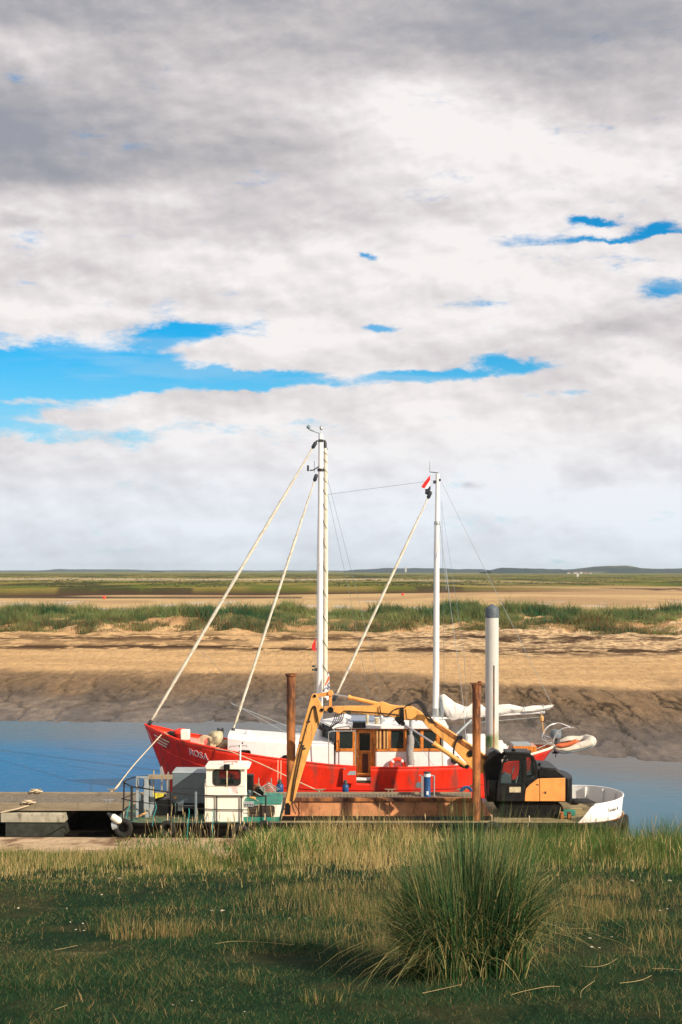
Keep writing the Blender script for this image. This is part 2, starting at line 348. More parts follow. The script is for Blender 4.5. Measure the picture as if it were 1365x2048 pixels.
PR = np.array([(-60, 9.2), (-6, 8.7), (0, 8.3), (14, 5.45), (20, 4.75), (26, 4.0), (31, 3.35), (35, 2.82), (38, 2.34), (41, 1.88), (44, 1.34), (48, .62), (51, .32), (53, .08), (54, -.12), (57, -1.2), (62, -2), (84, -2), (90, -.5), (94, 0), (98, .25), (106, .75), (114, 1.35), (122, 1.75), (132, 2.1), (146, 2.75), (156, 3.1), (161, 3.35), (164, 3.95), (168, 4.5), (173, 4.75), (180, 4.4), (192, 3.2), (208, 1.4), (235, .5), (300, .35), (470, .3), (90000, .3)])
def prof(Y): return np.interp(Y, PR[:, 0], PR[:, 1])
def height(X, Y, detail=True):
    X = np.asarray(X, float); Y = np.asarray(Y, float)
    s = 20*ss(-7, 20, X)*ss(60, 72, Y)*(1-ss(96, 150, Y))
    s = s+1.6*(fbm(X/9, Y/9, 3, 5)-.5)*ss(70, 80, Y)*(1-ss(100, 140, Y))
    Yp = Y+s
    z = prof(Yp)
    # shoulder of the near bank drops on the left and in one small bay
    px = CX+F*X/np.maximum(Y, 5)
    z = z-.05*(1-ss(230, 330, px))*ss(28, 35, Y)*(1-ss(44, 49, Y)) - .22*np.exp(-((px-455)/45)**2)*ss(30, 37, Y)*(1-ss(44, 49, Y))
    pit = (px < 262) & (Y > 53.6) & (Y < 62.2)
    z = np.where(pit, -.75+.80*ss(60.2, 61.2, Y), z)
    if detail:
        near = 1-ss(48, 52, Y)
        z = z+near*(.16*(fbm(X/2.2, Y/2.2, 4, 1)-.5)*ss(2, 10, Y))
        mud = ss(86, 91, Yp)*(1-ss(112, 124, Yp))
        rdg = 1-np.abs(2*fbm(X/2.6+3, Y/7., 4, 12)-1)
        z = z+mud*(-.16*np.clip((rdg-.90)/.10, 0, 1)+.17*(fbm(X/.8, Y/1.3, 5, 8, .6)-.5)+.08*(fbm(X/5., Y/8, 3, 9)-.5))
        bch = ss(120, 140, Yp)*(1-ss(162, 168, Yp))
        z = z+bch*(.5*(fbm(X/3.0, Y/4.0, 5, 21)-.5)*ss(136, 148, Yp)+.06*(fbm(X/.9, Y/.9, 3, 22)-.5))
        sc = ss(152, 162, Y)*(1-ss(175, 190, Y))
        z = z+sc*(2.1*(fbm(X/7.0, Y/6.0, 4, 31)-.5)+.7*(fbm(X/2.0, Y/2.2, 3, 32)-.5))
    # far country: a creek on the left, a dark marsh edge, marsh behind
    wig = 70*(fbm(X/150, Y*0+3, 3, 41)-.5)
    creek = ss(500, 515, Y+wig*.3)*(1-ss(560, 585, Y+wig*.3))*(1-ss(-40, 10, X))
    z = z-creek*1.0
    edge = 590+120*ss(-60, 200, X)+wig
    hi = ss(0, 5, Y-edge)*(1-.75*ss(40, 150, X+60*(fbm(X/60, Y/300, 3, 43)-.5)))
    z = z+2.5*hi+ss(900, 1400, Y)*(.9+.6*(fbm(X/90, Y/200, 4, 44)-.5))
    return z

# ---------------------------------------------------------------- ground, one sheet
def land():
    Yr = np.concatenate([np.arange(-60, 10, 2.), np.arange(10, 50, .16), np.arange(50, 64, .3), np.arange(64, 84, .6), np.arange(84, 128, .17), np.arange(128, 200, .3), np.geomspace(200, 760, 260), np.geomspace(766, 3600, 110), np.geomspace(3700, 11800, 24)])
    u = np.concatenate([np.linspace(-.9, -.29, 26)[:-1], np.linspace(-.29, .29, 440), np.linspace(.29, .9, 26)[1:]])
    YY, UU = np.meshgrid(Yr, u, indexing='ij'); XX = UU*(np.maximum(YY, 0)+10)
    Z = height(XX, YY)
    nr, nc = YY.shape
    s = 20*ss(-7, 20, XX)*ss(60, 72, YY)*(1-ss(96, 150, YY)); Yp = YY+s
    px = CX+F*XX/np.maximum(YY, 8)
    def C(a): return np.array(a, float)
    def mixc(A, B, f): return A*(1-f[..., None])+B*f[..., None]
    n1 = fbm(XX/1.1, YY/1.1, 5, 51); n2 = fbm(XX/3.5, YY/5, 5, 52); n3 = fbm(XX/.45, YY/.45, 4, 53)
    turf = mixc(C((.013, .032, .015))+0*XX[..., None], C((.045, .048, .022)), ss(.45, .75, n1))
    turf = mixc(turf, C((.26, .19, .10)), ss(.70, .80, n1*.5+n3*.5)*.8)
    sandn = mixc(C((.55, .40, .25))+0*XX[..., None], C((.24, .15, .09)), ss(.5, .7, fbm(XX/.8, YY/1.6, 4, 54)))
    c = mixc(turf, sandn, ss(43, 45.5, YY+3*(n2-.5)))
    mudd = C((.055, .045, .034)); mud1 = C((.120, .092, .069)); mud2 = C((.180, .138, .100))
    c = mixc(c, mudd+0*XX[..., None], ss(52.6, 53.6, YY)); c = mixc(c, C((.016, .014, .011)), ss(53.2, 53.8, YY+.5*(n3-.5))*(1-ss(62, 63, YY)))  # near-black wet mud below the pontoon, its shade put into the colour
    mm = mixc(mud1+0*XX[..., None], mud2, ss(.40, .68, fbm(XX/2.5, YY/6, 5, 55)))
    mm = mm*(.45+1.1*fbm(XX/.45, YY/1.0, 4, 155, .7))[..., None]
    rdg = 1-np.abs(2*fbm(XX/2.6+3, YY/7., 4, 12)-1)
    blot = ss(.52, .66, fbm(XX/2.0, YY/3.5, 5, 56))
    mm = mixc(mm, C((.055, .044, .032)), np.clip(ss(.86, .97, rdg)*.6+blot*.38*(1-ss(112, 118, Yp)), 0, .85))
    c = mixc(c, mm, ss(86, 91, Yp))
    c = mixc(c, C((.235, .155, .088)), ss(101, 116, Yp+14*(fbm(XX/3, YY/9, 4, 157)-.5))*.85)
    r2 = 1-np.abs(2*fbm(XX/1.5+.4*fbm(XX/.8, YY/5, 3, 160), YY/11., 4, 161, .55)-1); r3 = 1-np.abs(2*fbm(XX/.7, YY/7., 3, 163)-1)
    c = mixc(c, C((.040, .030, .020)), np.clip(ss(.90, .98, r2)*.8+ss(.92, .99, r3)*.5*ss(2, 8, XX), 0, .9)*ss(99, 104, Yp)*(1-ss(118, 121, Yp))*(.35+.65*ss(-2, 6, XX)))
    sand = mixc(C((.56, .365, .185))+0*XX[..., None], C((.48, .31, .155)), ss(.4, .65, fbm(XX/7, YY/2.2, 5, 57)))
    fs = ss(116.5, 121.5, Yp+9.0*(fbm(XX/5, YY/6, 5, 58)-.5)-4*ss(4, 22, XX)*fbm(XX/5, YY/5, 4, 59))
    c = mixc(c, sand, fs)
    # shingle and dark wrack on the upper beach
    peb = ss(132, 140, Yp)*(1-ss(164, 168, Yp))*ss(-2, 10, XX)
    c = mixc(c, mixc(C((.66, .48, .28))+0*XX[..., None], C((.24, .16, .10)), ss(.45, .6, vnoise(XX/.35, YY/.5, 60))), peb*.75)
    band = np.exp(-((Yp-139.5-5*(fbm(XX/20, YY*0, 3, 61)-.5))/3.2)**2)+.9*np.exp(-((Yp-151)/5.5)**2)
    wr = ss(.47, .515, fbm(XX/2.2, YY/2.0, 6, 62, .66)*.8+.13*band+.02*(XX < 0))*ss(132, 136, Yp)*(1-ss(160, 164, Yp))*np.clip(band, 0, 1)
    arc = np.exp(-((np.hypot((XX-21)/6.5, (YY-158)/14)-1)/.12)**2)*(YY < 156)*(fbm(XX/1.3, YY/2, 4, 63) > .45)
    wr = np.clip(wr+arc, 0, 1)
    c = mixc(c, C((.045, .024, .014)), wr*.95)
    # dune face and vegetated top
    veg = ss(.47, .56, fbm(XX/3.5, YY/2.5, 5, 64)*.7+.3*ss(158, 170, YY))
    c = mixc(c, C((.13, .12, .05)), veg*ss(157, 166, YY)*(1-ss(190, 200, YY)))
    c = mixc(c, C((.42, .245, .12)), ss(157, 161, YY)*(1-ss(166, 169, YY))*ss(.40, .55, fbm(XX/3, YY/2, 4, 264))*.8)
    # flats beyond
    flat = mixc(C((.52, .36, .18))+0*XX[..., None], C((.40, .265, .14)), ss(.42, .62, fbm(XX/40, YY/70, 5, 65)))
    c = mixc(c, flat, ss(192, 204, YY))
    c = mixc(c, C((.52, .50, .50)), ss(.64, .68, fbm(XX/5, YY/18, 4, 66))*ss(215, 240, YY)*(1-ss(440, 480, YY))*.7)
    wig = 70*(fbm(XX/150, YY*0+3, 3, 41)-.5); edge = 590+120*ss(-60, 200, XX)+wig
    hi = ss(0, 6, YY-edge); rt = ss(40, 150, XX+60*(fbm(XX/60, YY/300, 3, 43)-.5))
    c = mixc(c, C((.060, .036, .024)), ss(-6, -2, YY-edge)*(1-ss(5, 9, YY-edge))*(1-rt*.95))
    pools = ss(.60, .64, fbm(XX/26, YY/60, 4, 67))*rt*ss(-50, -20, YY-edge)*(1-ss(60, 110, YY-edge))
    c = mixc(c, C((.060, .040, .026)), np.clip(pools, 0, 1)*.9)
    marsh = mixc(C((.105, .125, .018))+0*XX[..., None], C((.22, .175, .045)), ss(.42, .6, fbm(XX/30, YY/90, 5, 68)))
    marsh = mixc(marsh, C((.038, .040, .016)), ss(.56, .62, fbm(XX/22, YY/110, 5, 69))*.85)
    far = 1500+500*(fbm(XX/800, YY*0, 3, 70)-.5)
    c = mixc(c, marsh, np.maximum(hi*(1-rt), ss(760, 860, YY-250*rt*0+160*(fbm(XX/120, YY*0, 3, 71)-.5))))
    pale = np.exp(-((np.log(YY)-np.log(1250+700*(fbm(XX/500, YY*0, 3, 72)-.5)))/.10)**2)*(1-ss(0, 260, XX*1200/YY))
    c = mixc(c, C((.50, .39, .24)), pale*.85)
    c = mixc(c, C((.20, .19, .05)), ss(2500, 4200, YY)*.7)
    c = np.clip(c, .004, .95)
    me = bpy.data.meshes.new('ground')
    V = np.stack([XX, YY, Z], -1).reshape(-1, 3).astype(np.float32)
    idx = np.arange(nr*nc).reshape(nr, nc)
    q = np.stack([idx[:-1, :-1], idx[:-1, 1:], idx[1:, 1:], idx[1:, :-1]], -1).reshape(-1, 4)
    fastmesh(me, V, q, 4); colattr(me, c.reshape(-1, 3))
    me.polygons.foreach_set('use_smooth', np.ones(len(q), bool))
    m = bpy.data.materials.new('ground_surface'); m.use_nodes = True; T = NT(m.node_tree); b = T.n['Principled BSDF']
    a = T.new('ShaderNodeAttribute', attribute_name='Col').outputs['Color']
    co = T.new('ShaderNodeTexCoord').outputs['Object']
    nf = T.noise(co, 14, 6, .7); nm = T.noise(T.scalev(co, 1, .5, 1), 1.7, 6, .65)
    k = T.m('ADD', -.05, T.m('ADD', T.m('MULTIPLY', nf, 1.15), T.m('MULTIPLY', nm, .95)))
    T.put(b.inputs['Base Color'], T.mix(1.0, a, T.vec(k, k, k), 'MULTIPLY'))
    sepz = T.new('ShaderNodeSeparateXYZ'); T.l.new(co, sepz.inputs[0])
    wet = T.m('MULTIPLY', T.smooth(sepz.outputs[2], .05, 1.3, 1, 0), T.m('MULTIPLY', T.smooth(sepz.outputs[1], 63, 70), T.smooth(sepz.outputs[1], 125, 135, 1, 0)))
    T.put(b.inputs['Roughness'], T.m('SUBTRACT', .95, T.m('MULTIPLY', wet, .5))); T.put(b.inputs['Specular IOR Level'], T.m('ADD', .04, T.m('MULTIPLY', wet, .32)))
    bn = T.new('ShaderNodeBump'); bn.inputs['Strength'].default_value = .9; bn.inputs['Distance'].default_value = .10
    T.put(bn.inputs['Height'], T.m('ADD', T.noise(co, 6, 6, .7), T.m('MULTIPLY', T.noise(T.scalev(co, 1, .35, 1), 1.4, 5, .6), 2.5))); T.l.new(bn.outputs[0], b.inputs['Normal'])
    me.materials.append(m); o = bpy.data.objects.new('ground', me); col.objects.link(o); tag(o, kind='structure')
def fastmesh(me, V, faces, n):
    me.vertices.add(len(V)); me.vertices.foreach_set('co', np.ascontiguousarray(V, np.float32).ravel())
    me.loops.add(len(faces)*n); me.loops.foreach_set('vertex_index', np.ascontiguousarray(faces, np.int32).ravel())
    me.polygons.add(len(faces)); me.polygons.foreach_set('loop_start', np.arange(0, len(faces)*n, n, dtype=np.int32))
    me.update(calc_edges=True)
def colattr(me, c):
    a = me.color_attributes.new('Col', 'FLOAT_COLOR', 'POINT'); z = np.ones((len(c), 4), np.float32); z[:, :3] = c
    a.data.foreach_set('color', z.ravel())
land()

# ---------------------------------------------------------------- water
def water():
    me = bpy.data.meshes.new('water')
    S = 1200
    Vv = [(-7.95, 49, 0), (75, 49, 0), (75, 135, 0), (-75, 135, 0), (-75, 61.4, 0), (-7.95, 61.4, 0), (-320, 480, -.2), (60, 480, -.2), (60, 620, -.2), (-320, 620, -.2)]
    me.from_pydata(Vv, [], [(0, 1, 2, 3, 4, 5), (6, 7, 8, 9)])
    m = bpy.data.materials.new('river_water'); m.use_nodes = True; T = NT(m.node_tree); b = T.n['Principled BSDF']
    b.inputs['Base Color'].default_value = (.001, .085, .215, 1); WB = b; b.inputs['Roughness'].default_value = .05; b.inputs['IOR'].default_value = 1.13; b.inputs['Specular IOR Level'].default_value = .18
    co = T.new('ShaderNodeTexCoord').outputs['Object']
    sx = T.new('ShaderNodeSeparateXYZ'); T.l.new(co, sx.inputs[0])
    tt = T.m('ADD', T.m('ADD', sx.outputs[1], T.m('MULTIPLY', T.m('MAXIMUM', sx.outputs[0], 0), 1.0)), T.m('MULTIPLY', T.noise(T.scalev(co, .4, 1, 1), .5, 4, .6), 8))
    sky_tint = T.mix(T.smooth(sx.outputs[0], -6, 12), (.0, .085, .23, 1), (.03, .12, .19, 1))  # blue to greyer rightwards: sky and cloud reflections put into the base colour
    T.put(b.inputs['Base Color'], T.mix(T.smooth(tt, 79, 93), sky_tint, (.070, .062, .050, 1)))  # brown near the far bank: muddy tint with the bank's reflection painted in
    h = T.m('ADD', T.noise(T.scalev(co, .7, 1.0, 1), 1.6, 4, .6, .4), T.m('MULTIPLY', T.noise(T.scalev(co, .8, 1.3, 1), 5.5, 4, .6), .35))
    bn = T.new('ShaderNodeBump'); bn.inputs['Strength'].default_value = .25; bn.inputs['Distance'].default_value = .035
    T.put(bn.inputs['Height'], h); T.l.new(bn.outputs[0], b.inputs['Normal'])
    me.materials.append(m); o = bpy.data.objects.new('water', me); col.objects.link(o); tag(o, kind='structure')
water()

# ---------------------------------------------------------------- vegetation
def leafmat(name, trans=.25, rough=.6):
    m = bpy.data.materials.new(name); m.use_nodes = True; T = NT(m.node_tree); T.n.clear()
    o = T.new('ShaderNodeOutputMaterial'); a = T.new('ShaderNodeAttribute', attribute_name='Col').outputs['Color']
    p = T.new('ShaderNodeBsdfPrincipled'); T.put(p.inputs['Base Color'], a); p.inputs['Roughness'].default_value = rough; p.inputs['Specular IOR Level'].default_value = .12
    t = T.new('ShaderNodeBsdfTranslucent'); T.put(t.inputs[0], a)
    mx = T.new('ShaderNodeMixShader'); mx.inputs[0].default_value = trans
    T.l.new(p.outputs[0], mx.inputs[1]); T.l.new(t.outputs[0], mx.inputs[2]); T.l.new(mx.outputs[0], o.inputs[0]); return m
LEAF = leafmat('grass_blades')
def blades(name, P, Hh, Wd, ang, lean, colr, segs=2, droop=.0, parent=None, org=None, tip=0.):
    """P base points, Hh length, Wd width, ang lean heading, lean outward reach as a share of length"""
    N = len(P); me = bpy.data.meshes.new(name)
    ts = np.linspace(0, 1, segs+1); D = np.stack([np.cos(ang), np.sin(ang), 0*ang], -1)
    fa = rng.uniform(0, math.pi, N); S = np.stack([np.cos(fa), np.sin(fa)*.5, 0*fa], -1)
    vs = []
    for k, t in enumerate(ts):
        up = t*(1-.35*np.minimum(lean, 1)*t)-droop*t**3*np.minimum(lean, 1.2)
        p = P+D*(lean*Hh*(t**1.7))[:, None]; p[:, 2] += Hh*up
        w = Wd*(1-t**1.5)*.5
        if k < segs: vs += [p-S*w[:, None], p+S*w[:, None]]
        else: vs += [p]
    V = np.stack(vs, 1); K = V.shape[1]                       # N, K, 3
    if org is not None: V = V-np.array(org)
    base = (np.arange(N)*K)[:, None]
    tris = []
    for k in range(segs-1):
        a, b_, c_, d_ = 2*k, 2*k+1, 2*k+3, 2*k+2
        tris += [base+np.array([a, b_, c_]), base+np.array([a, c_, d_])]
    tris.append(base+np.array([2*segs-2, 2*segs-1, 2*segs]))
    T3 = np.concatenate(tris, 0)
    fastmesh(me, V.reshape(-1, 3), T3, 3)
    cc = np.repeat(colr, K, axis=0)
    if tip:
        tw = np.concatenate([np.repeat(ts[:-1], 2), ts[-1:]]); st = (rng.random(N) < tip)*rng.uniform(.4, 1, N); f_ = (st[:, None]*ss(.55, 1, tw)[None, :]).reshape(-1, 1)
        cc = cc*(1-f_)+np.array((.46, .42, .17))*f_
    colattr(me, np.clip(cc, 0, 1))
    me.materials.append(LEAF); o = bpy.data.objects.new(name, me); col.objects.link(o)
    if parent is not None: o.parent = parent
    return o
def mixn(a, b, f): return np.array(a)*(1-f[:, None])+np.array(b)*f[:, None]
def pxY(n, y0, y1, p=1.6, m=1.25):
    q = rng.random(n); e = 1-p; Y = (y0**e+(y1**e-y0**e)*q)**(1/e)
    X = rng.uniform(-1, 1, n)*.24*m*Y; return X, Y
def turf():
    X, Y = pxY(420000, 12.0, 45, 1.7)
    n = fbm(X/1.3, Y/1.3, 4, 81); n2 = fbm(X/.35, Y/.35, 3, 82); keep = rng.random(len(X)) < (.25+1.1*ss(.3, .6, n*.5+n2*.5))
    X, Y, n, n2 = X[keep], Y[keep], n[keep], n2[keep]
    Z = height(X, Y)
    h = (.025+.06*rng.random(len(X)))*(.6+1.0*ss(.35, .7, n))
    w = .0045*(Y/14)*(.7+.6*rng.random(len(X)))
    straw = np.clip(ss(.46, .66, fbm(X/1.8, Y/2.6, 4, 83))*.26+.06, 0, 1); isd = rng.random(len(X)) < straw*ss(10, 26, Y)+.06
    c = mixn((.012, .044, .020), (.036, .088, .034), rng.random(len(X)))
    c = np.where(isd[:, None], mixn((.18, .14, .05), (.36, .27, .11), rng.random(len(X))), c)*(.7+.6*rng.random(len(X)))[:, None]
    o = blades('turf_grass', np.stack([X, Y, Z-.005], -1), h, w, rng.uniform(0, 6.28, len(X)), rng.uniform(.3, 1.3, len(X)), c, 1)
    tag(o, 'short dark green turf with dry straws on the near bank', 'grass', kind='stuff')
turf()
def tall():
    X, Y = pxY(150000, 27, 43.5, 1.01, 1.2)
    px = CX+F*X/Y
    n = fbm(X/1.6, Y/1.6, 4, 91); n2 = fbm(X/.6, Y/.6, 3, 92)
    dens = ss(.36, .58, n*.55+n2*.45)*ss(28.5, 38.5, Y+13*(n-.5))+.03
    bay = np.exp(-((px-455)/40)**2)*ss(36, 38, Y)
    left = 1-ss(250, 330, px)
    dens = dens*(1-.9*bay)*(1-left*ss(42.3, 43.5, Y)*.9)
    k = rng.random(len(X)) < dens; X, Y, px, n, n2, left = X[k], Y[k], px[k], n[k], n2[k], left[k]
    h = (.12+.40*rng.random(len(X)))*(.45+.9*ss(.4, .65, n2))*(.55+.6*ss(30, 38, Y))
    h = h*(1-.25*left)*(1+1.0*np.exp(-((px-715)/150)**2)*ss(35, 39, Y)+.75*ss(960, 1080, px)*ss(36, 40, Y)+.5*np.exp(-((px-545)/60)**2))*(1-.45*np.exp(-((px-455)/60)**2))
    h = h*(1-.5*ss(36, 40.5, Y)*(1-ss(520, 660, px)))
    sf = np.clip(.42+.45*np.exp(-((px-700)/150)**2)+.25*np.exp(-((px-500)/110)**2)*0+.12*left-.30*ss(950, 1100, px)-.28*np.exp(-((px-560)/70)**2)+1.1*(fbm(X/1.4, Y/1.1, 3, 93)-.5), .04, .96)
    isd = rng.random(len(X)) < sf
    c = mixn((.040, .085, .018), (.105, .165, .040), rng.random(len(X)))
    c = np.where(isd[:, None], mixn((.36, .25, .09), (.62, .47, .22), rng.random(len(X))), c)*(.75+.5*rng.random(len(X)))[:, None]
    o = blades('tall_grass', np.stack([X, Y, height(X, Y)-.01], -1), h, .011*(.7+.6*rng.random(len(X))), rng.uniform(0, 6.28, len(X)), rng.uniform(.05, .45, len(X)), c, 3)
    tag(o, 'tall straw and green grass along the crest of the bank', 'grass', kind='stuff')
    # broad leaved reeds and seed heads at the crest
    N = 5200; px = np.where(rng.random(N) < .5, rng.normal(545, 45, N), rng.uniform(230, 1360, N)); Y = rng.uniform(36, 43, N); X = (px-CX)*Y/F
    Z = height(X, Y)
    t = rng.random(N)
    P = np.stack([X, Y, Z+rng.uniform(0, .45, N)], -1)
    c = mixn((.045, .11, .025), (.12, .20, .05), t); dr = rng.random(N) < .25; c = np.where(dr[:, None], np.array((.5, .38, .16)), c)
    o = blades('reed_leaves', P, rng.uniform(.2, .55, N)*(1-.4*(px < 300)), np.full(N, .022), rng.uniform(0, 6.28, N), rng.uniform(.2, .9, N), c, 2)
    tag(o, 'broad green reed leaves mixed into the bank grass', 'reeds', kind='stuff')
    st = MB()
    for k in range(150):
        p = random.choice([random.uniform(280, 560), random.uniform(280, 860), random.uniform(0, 1365)]); Y = random.uniform(37, 43); x = (p-CX)*Y/F
        if p < 270 and random.random() < .7: continue
        z = float(height(x, Y)); hh = random.uniform(.35, 1.45); lx = random.uniform(-.15, .15)
        st.tube([(x, Y, z), (x+lx*.4, Y, z+hh*.6), (x+lx, Y, z+hh*.86)], .005, 3)
        st.tube([(x+lx, Y, z+hh*.84), (x+lx*1.1, Y, z+hh*.92), (x+lx*1.25, Y, z+hh)], [.005, .012, .003], 4)
    tag(st.build('seed_heads', M['straw']), 'tall thin straw coloured seed heads above the grass', 'grass', kind='stuff')
tall()
def clump(name, px, py, Y, n, rad, hmin, hmax, spread, cols, dry, label, cat, wid, group=None, leanmax=.9, droop=.5, subs=9):
    X = (px-CX)*Y/F; z = float(height(X, Y)); org = (X, Y, z)
    root = thing(name, org, label, cat, group)
    ca = rng.uniform(0, 6.283, subs); cr_ = rad*.75*np.sqrt(rng.random(subs)); ch = rng.uniform(.62, 1.0, subs); cl = rng.uniform(.6, 1.15, subs)
    for nm, N, dr in (('green_leaves', int(n*(1-dry)), 0), ('dry_leaves', int(n*dry), 1)):
        if N < 2: continue
        k = rng.integers(0, subs, N); a = rng.uniform(0, 6.283, N); r = rad*.42*np.sqrt(rng.random(N))
        Px = X+(r*np.cos(a)+cr_[k]*np.cos(ca[k]))*spread; Py = Y+r*np.sin(a)+cr_[k]*np.sin(ca[k])
        dx, dy = Px-X, Py-Y; rr = np.hypot(dx, dy)/rad
        ln = leanmax*(.12+.88*rng.random(N)**1.3)*(.52+.48*np.clip(rr, 0, 1.1))*cl[k]; hh = hmin+(hmax-hmin)*ch[k]*rng.uniform(.35, 1.0, N)
        hh = hh*(1-.42*ss(.55, 1.0, ln))
        an = np.arctan2(dy, dx)+rng.normal(0, .65, N)
        if dr: ln = ln*1.15; hh = hh*rng.uniform(.7, 1.05, N)
        c0, c1 = cols[dr]; c = mixn(c0, c1, rng.random(N)**1.4)*(.6+.8*rng.random(N))[:, None]
        br = rng.random(N) < .12; ln = np.where(br, ln*1.35, ln)
        blades(nm, np.stack([Px, Py, height(Px, Py)-.02], -1), hh, wid*(.5+1.0*rng.random(N)), an, ln, c, 6, droop, root, org, .35)
    return root
GC = (((.012, .056, .024), (.070, .155, .048)), ((.34, .27, .09), (.66, .52, .24)))
clump('pampas_clump', 935, 1905, 17.3, 9000, .66, .5, 2.62, 1.0, GC, .24, 'big arching green grass clump in the foreground, right of centre', 'grass clump', .0125, leanmax=.86, droop=.55, subs=13)
DC = (((.045, .085, .025), (.09, .13, .04)), ((.24, .165, .065), (.44, .31, .14)))
for nm, px_, py_, Y_, N_, rd, hm, sp_, dr_, lb in (
    ('dry_grass_tuft', 300, 1880, 20.6, 210, .42, .66, 1.5, .66, 'upright straw tuft nearest the middle of the dry patch, lower left'),
    ('dry_grass_tuft', 375, 1870, 21.0, 170, .40, .5, 1.5, .6, 'thin straw tuft at the right end of the dry patch, lower left'),
    ('dry_grass_tuft', 235, 1840, 21.6, 120, .4, .62, 1.3, .5, 'sparse straw tuft at the left end of the dry patch, lower left'),
    ('dry_grass_tuft', 1150, 1800, 24.5, 420, .50, .50, 1.4, .70, 'low straw tuft just right of the big green clump'),
    ('dry_grass_tuft', 640, 1990, 15.5, 60, .3, .25, 1.3, .5, 'tiny straw tuft in the turf at the bottom, left of the clump'),
    ('dry_grass_tuft', 1205, 1765, 26.5, 260, .5, .45, 1.4, .75, 'pale straw tuft on the open turf at the far right')):
    clump(nm, px_, py_, Y_, N_, rd, .10, hm, sp_, DC, dr_, lb, 'grass tuft', .008, 'dry grass tufts on the turf', leanmax=.55, droop=.25)
# grass skirts behind the clump
def skirt():
    N = 42000; X = rng.normal(2.4, 1.7, N); Y = rng.uniform(18.5, 29, N); nn = fbm(X/.9, Y/.9, 4, 95)
    k = (rng.random(N) < ss(.42, .62, nn)*ss(17, 23, Y)); X, Y = X[k], Y[k]; M_ = len(X)
    c = mixn((.05, .09, .025), (.10, .13, .04), rng.random(M_)); dr = rng.random(M_) < .45; c = np.where(dr[:, None], mixn((.2, .14, .06), (.42, .30, .13), rng.random(M_)), c)
    tag(blades('rough_grass', np.stack([X, Y, height(X, Y)-.01], -1), rng.uniform(.08, .42, M_), np.full(M_, .008), rng.uniform(0, 6.28, M_), rng.uniform(.1, .6, M_), c, 2), 'rough mixed grass behind the big clump', 'grass', kind='stuff')
skirt()
def patches():
    N = 90000; X, Y = pxY(N, 12.5, 33, 1.5); nn = fbm(X/1.1, Y/1.5, 4, 195); n2 = fbm(X/.3, Y/.3, 3, 196)
    k = rng.random(N) < ss(.50, .66, nn*.6+n2*.4)*.8; X, Y, nn = X[k], Y[k], nn[k]; M_ = len(X)
    c = mixn((.014, .046, .022), (.060, .115, .040), rng.random(M_)); dr = rng.random(M_) < .08+.5*ss(.45, .62, fbm(X/1.7, Y/2, 3, 197)); c = np.where(dr[:, None], mixn((.16, .11, .05), (.40, .29, .12), rng.random(M_)), c)
    tag(blades('weedy_tufts', np.stack([X, Y, height(X, Y)-.01], -1), rng.uniform(.05, .20, M_), .006*(Y/15)*rng.uniform(.6, 1.4, M_), rng.uniform(0, 6.28, M_), rng.uniform(.2, 1.1, M_), c, 2), 'scattered mixed green and straw tufts in the near turf', 'grass', kind='stuff')
patches()
# dune vegetation
def dunes():
    T_ = 9000; X = rng.uniform(-1, 1, T_)*62; Y = rng.uniform(158, 184, T_)
    v = fbm(X/5, Y/3, 4, 101); k = rng.random(T_) < np.where(Y > 166, ss(.30, .50, v)*ss(.30,.46,fbm(X/2.2, Y/2.2, 3, 109)), ss(.46, .56, v)*.8); X, Y, v = X[k], Y[k], v[k]
    nb = 44; n = len(X)
    bush = (fbm(X/2.6, Y/2.6, 3, 102) > .50)
    kind = fbm(X/6, Y/4, 3, 103)
    Xb = np.repeat(X, nb)+rng.normal(0, .42, n*nb); Yb = np.repeat(Y, nb)+rng.normal(0, .42, n*nb)
    sz = np.repeat(.45+.75*rng.random(n)*(.5+ss(.35, .6, v)), nb)*np.where(Yb < 164, .6, 1)*np.repeat(.45+1.15*ss(.38, .62, fbm(X/3.2, Y/3.2, 3, 107)), nb)
    cg = mixn((.028, .105, .045), (.20, .24, .085), np.clip(np.repeat(kind, nb)*3.2-1.1+rng.normal(0, .15, n*nb), 0, 1))
    dry = rng.random(n*nb) < np.where(Yb < 165, .5, .14)
    c = np.where(dry[:, None], mixn((.11, .065, .03), (.27, .18, .085), rng.random(n*nb)), cg)*(.75+.5*np.repeat(rng.random(n), nb))[:, None]
    o = blades('dune_grass', np.stack([Xb, Yb, height(Xb, Yb)-.05], -1), sz*rng.uniform(.45, 1.05, n*nb), np.full(n*nb, .062), rng.uniform(0, 6.28, n*nb), rng.uniform(.15, .8, n*nb), c, 2)
    tag(o, 'green shrubby dune grass along the top of the far bank', 'dune grass', kind='stuff')
    # low saltmarsh scrub far out
    N = 26000; Y = 600*np.exp(rng.random(N)*1.5); X = rng.uniform(-1, 1, N)*.29*Y
    v = fbm(X/30, Y/80, 4, 104); k = (rng.random(N) < ss(.45, .6, v)) & (Y > 640+120*ss(-60, 200, X)+160*ss(20, 160, X)); X, Y = X[k], Y[k]; n = len(X)
    c = mixn((.035, .045, .018), (.12, .12, .04), rng.random(n))
    o = blades('marsh_scrub', np.stack([X, Y, height(X, Y)-.05], -1), rng.uniform(.2, .6, n), rng.uniform(1.0, 3.5, n), rng.uniform(0, 6.28, n), rng.uniform(0, .3, n), c, 1)
    tag(o, 'low dark scrub scattered over the distant saltmarsh', 'scrub', kind='stuff')
dunes()
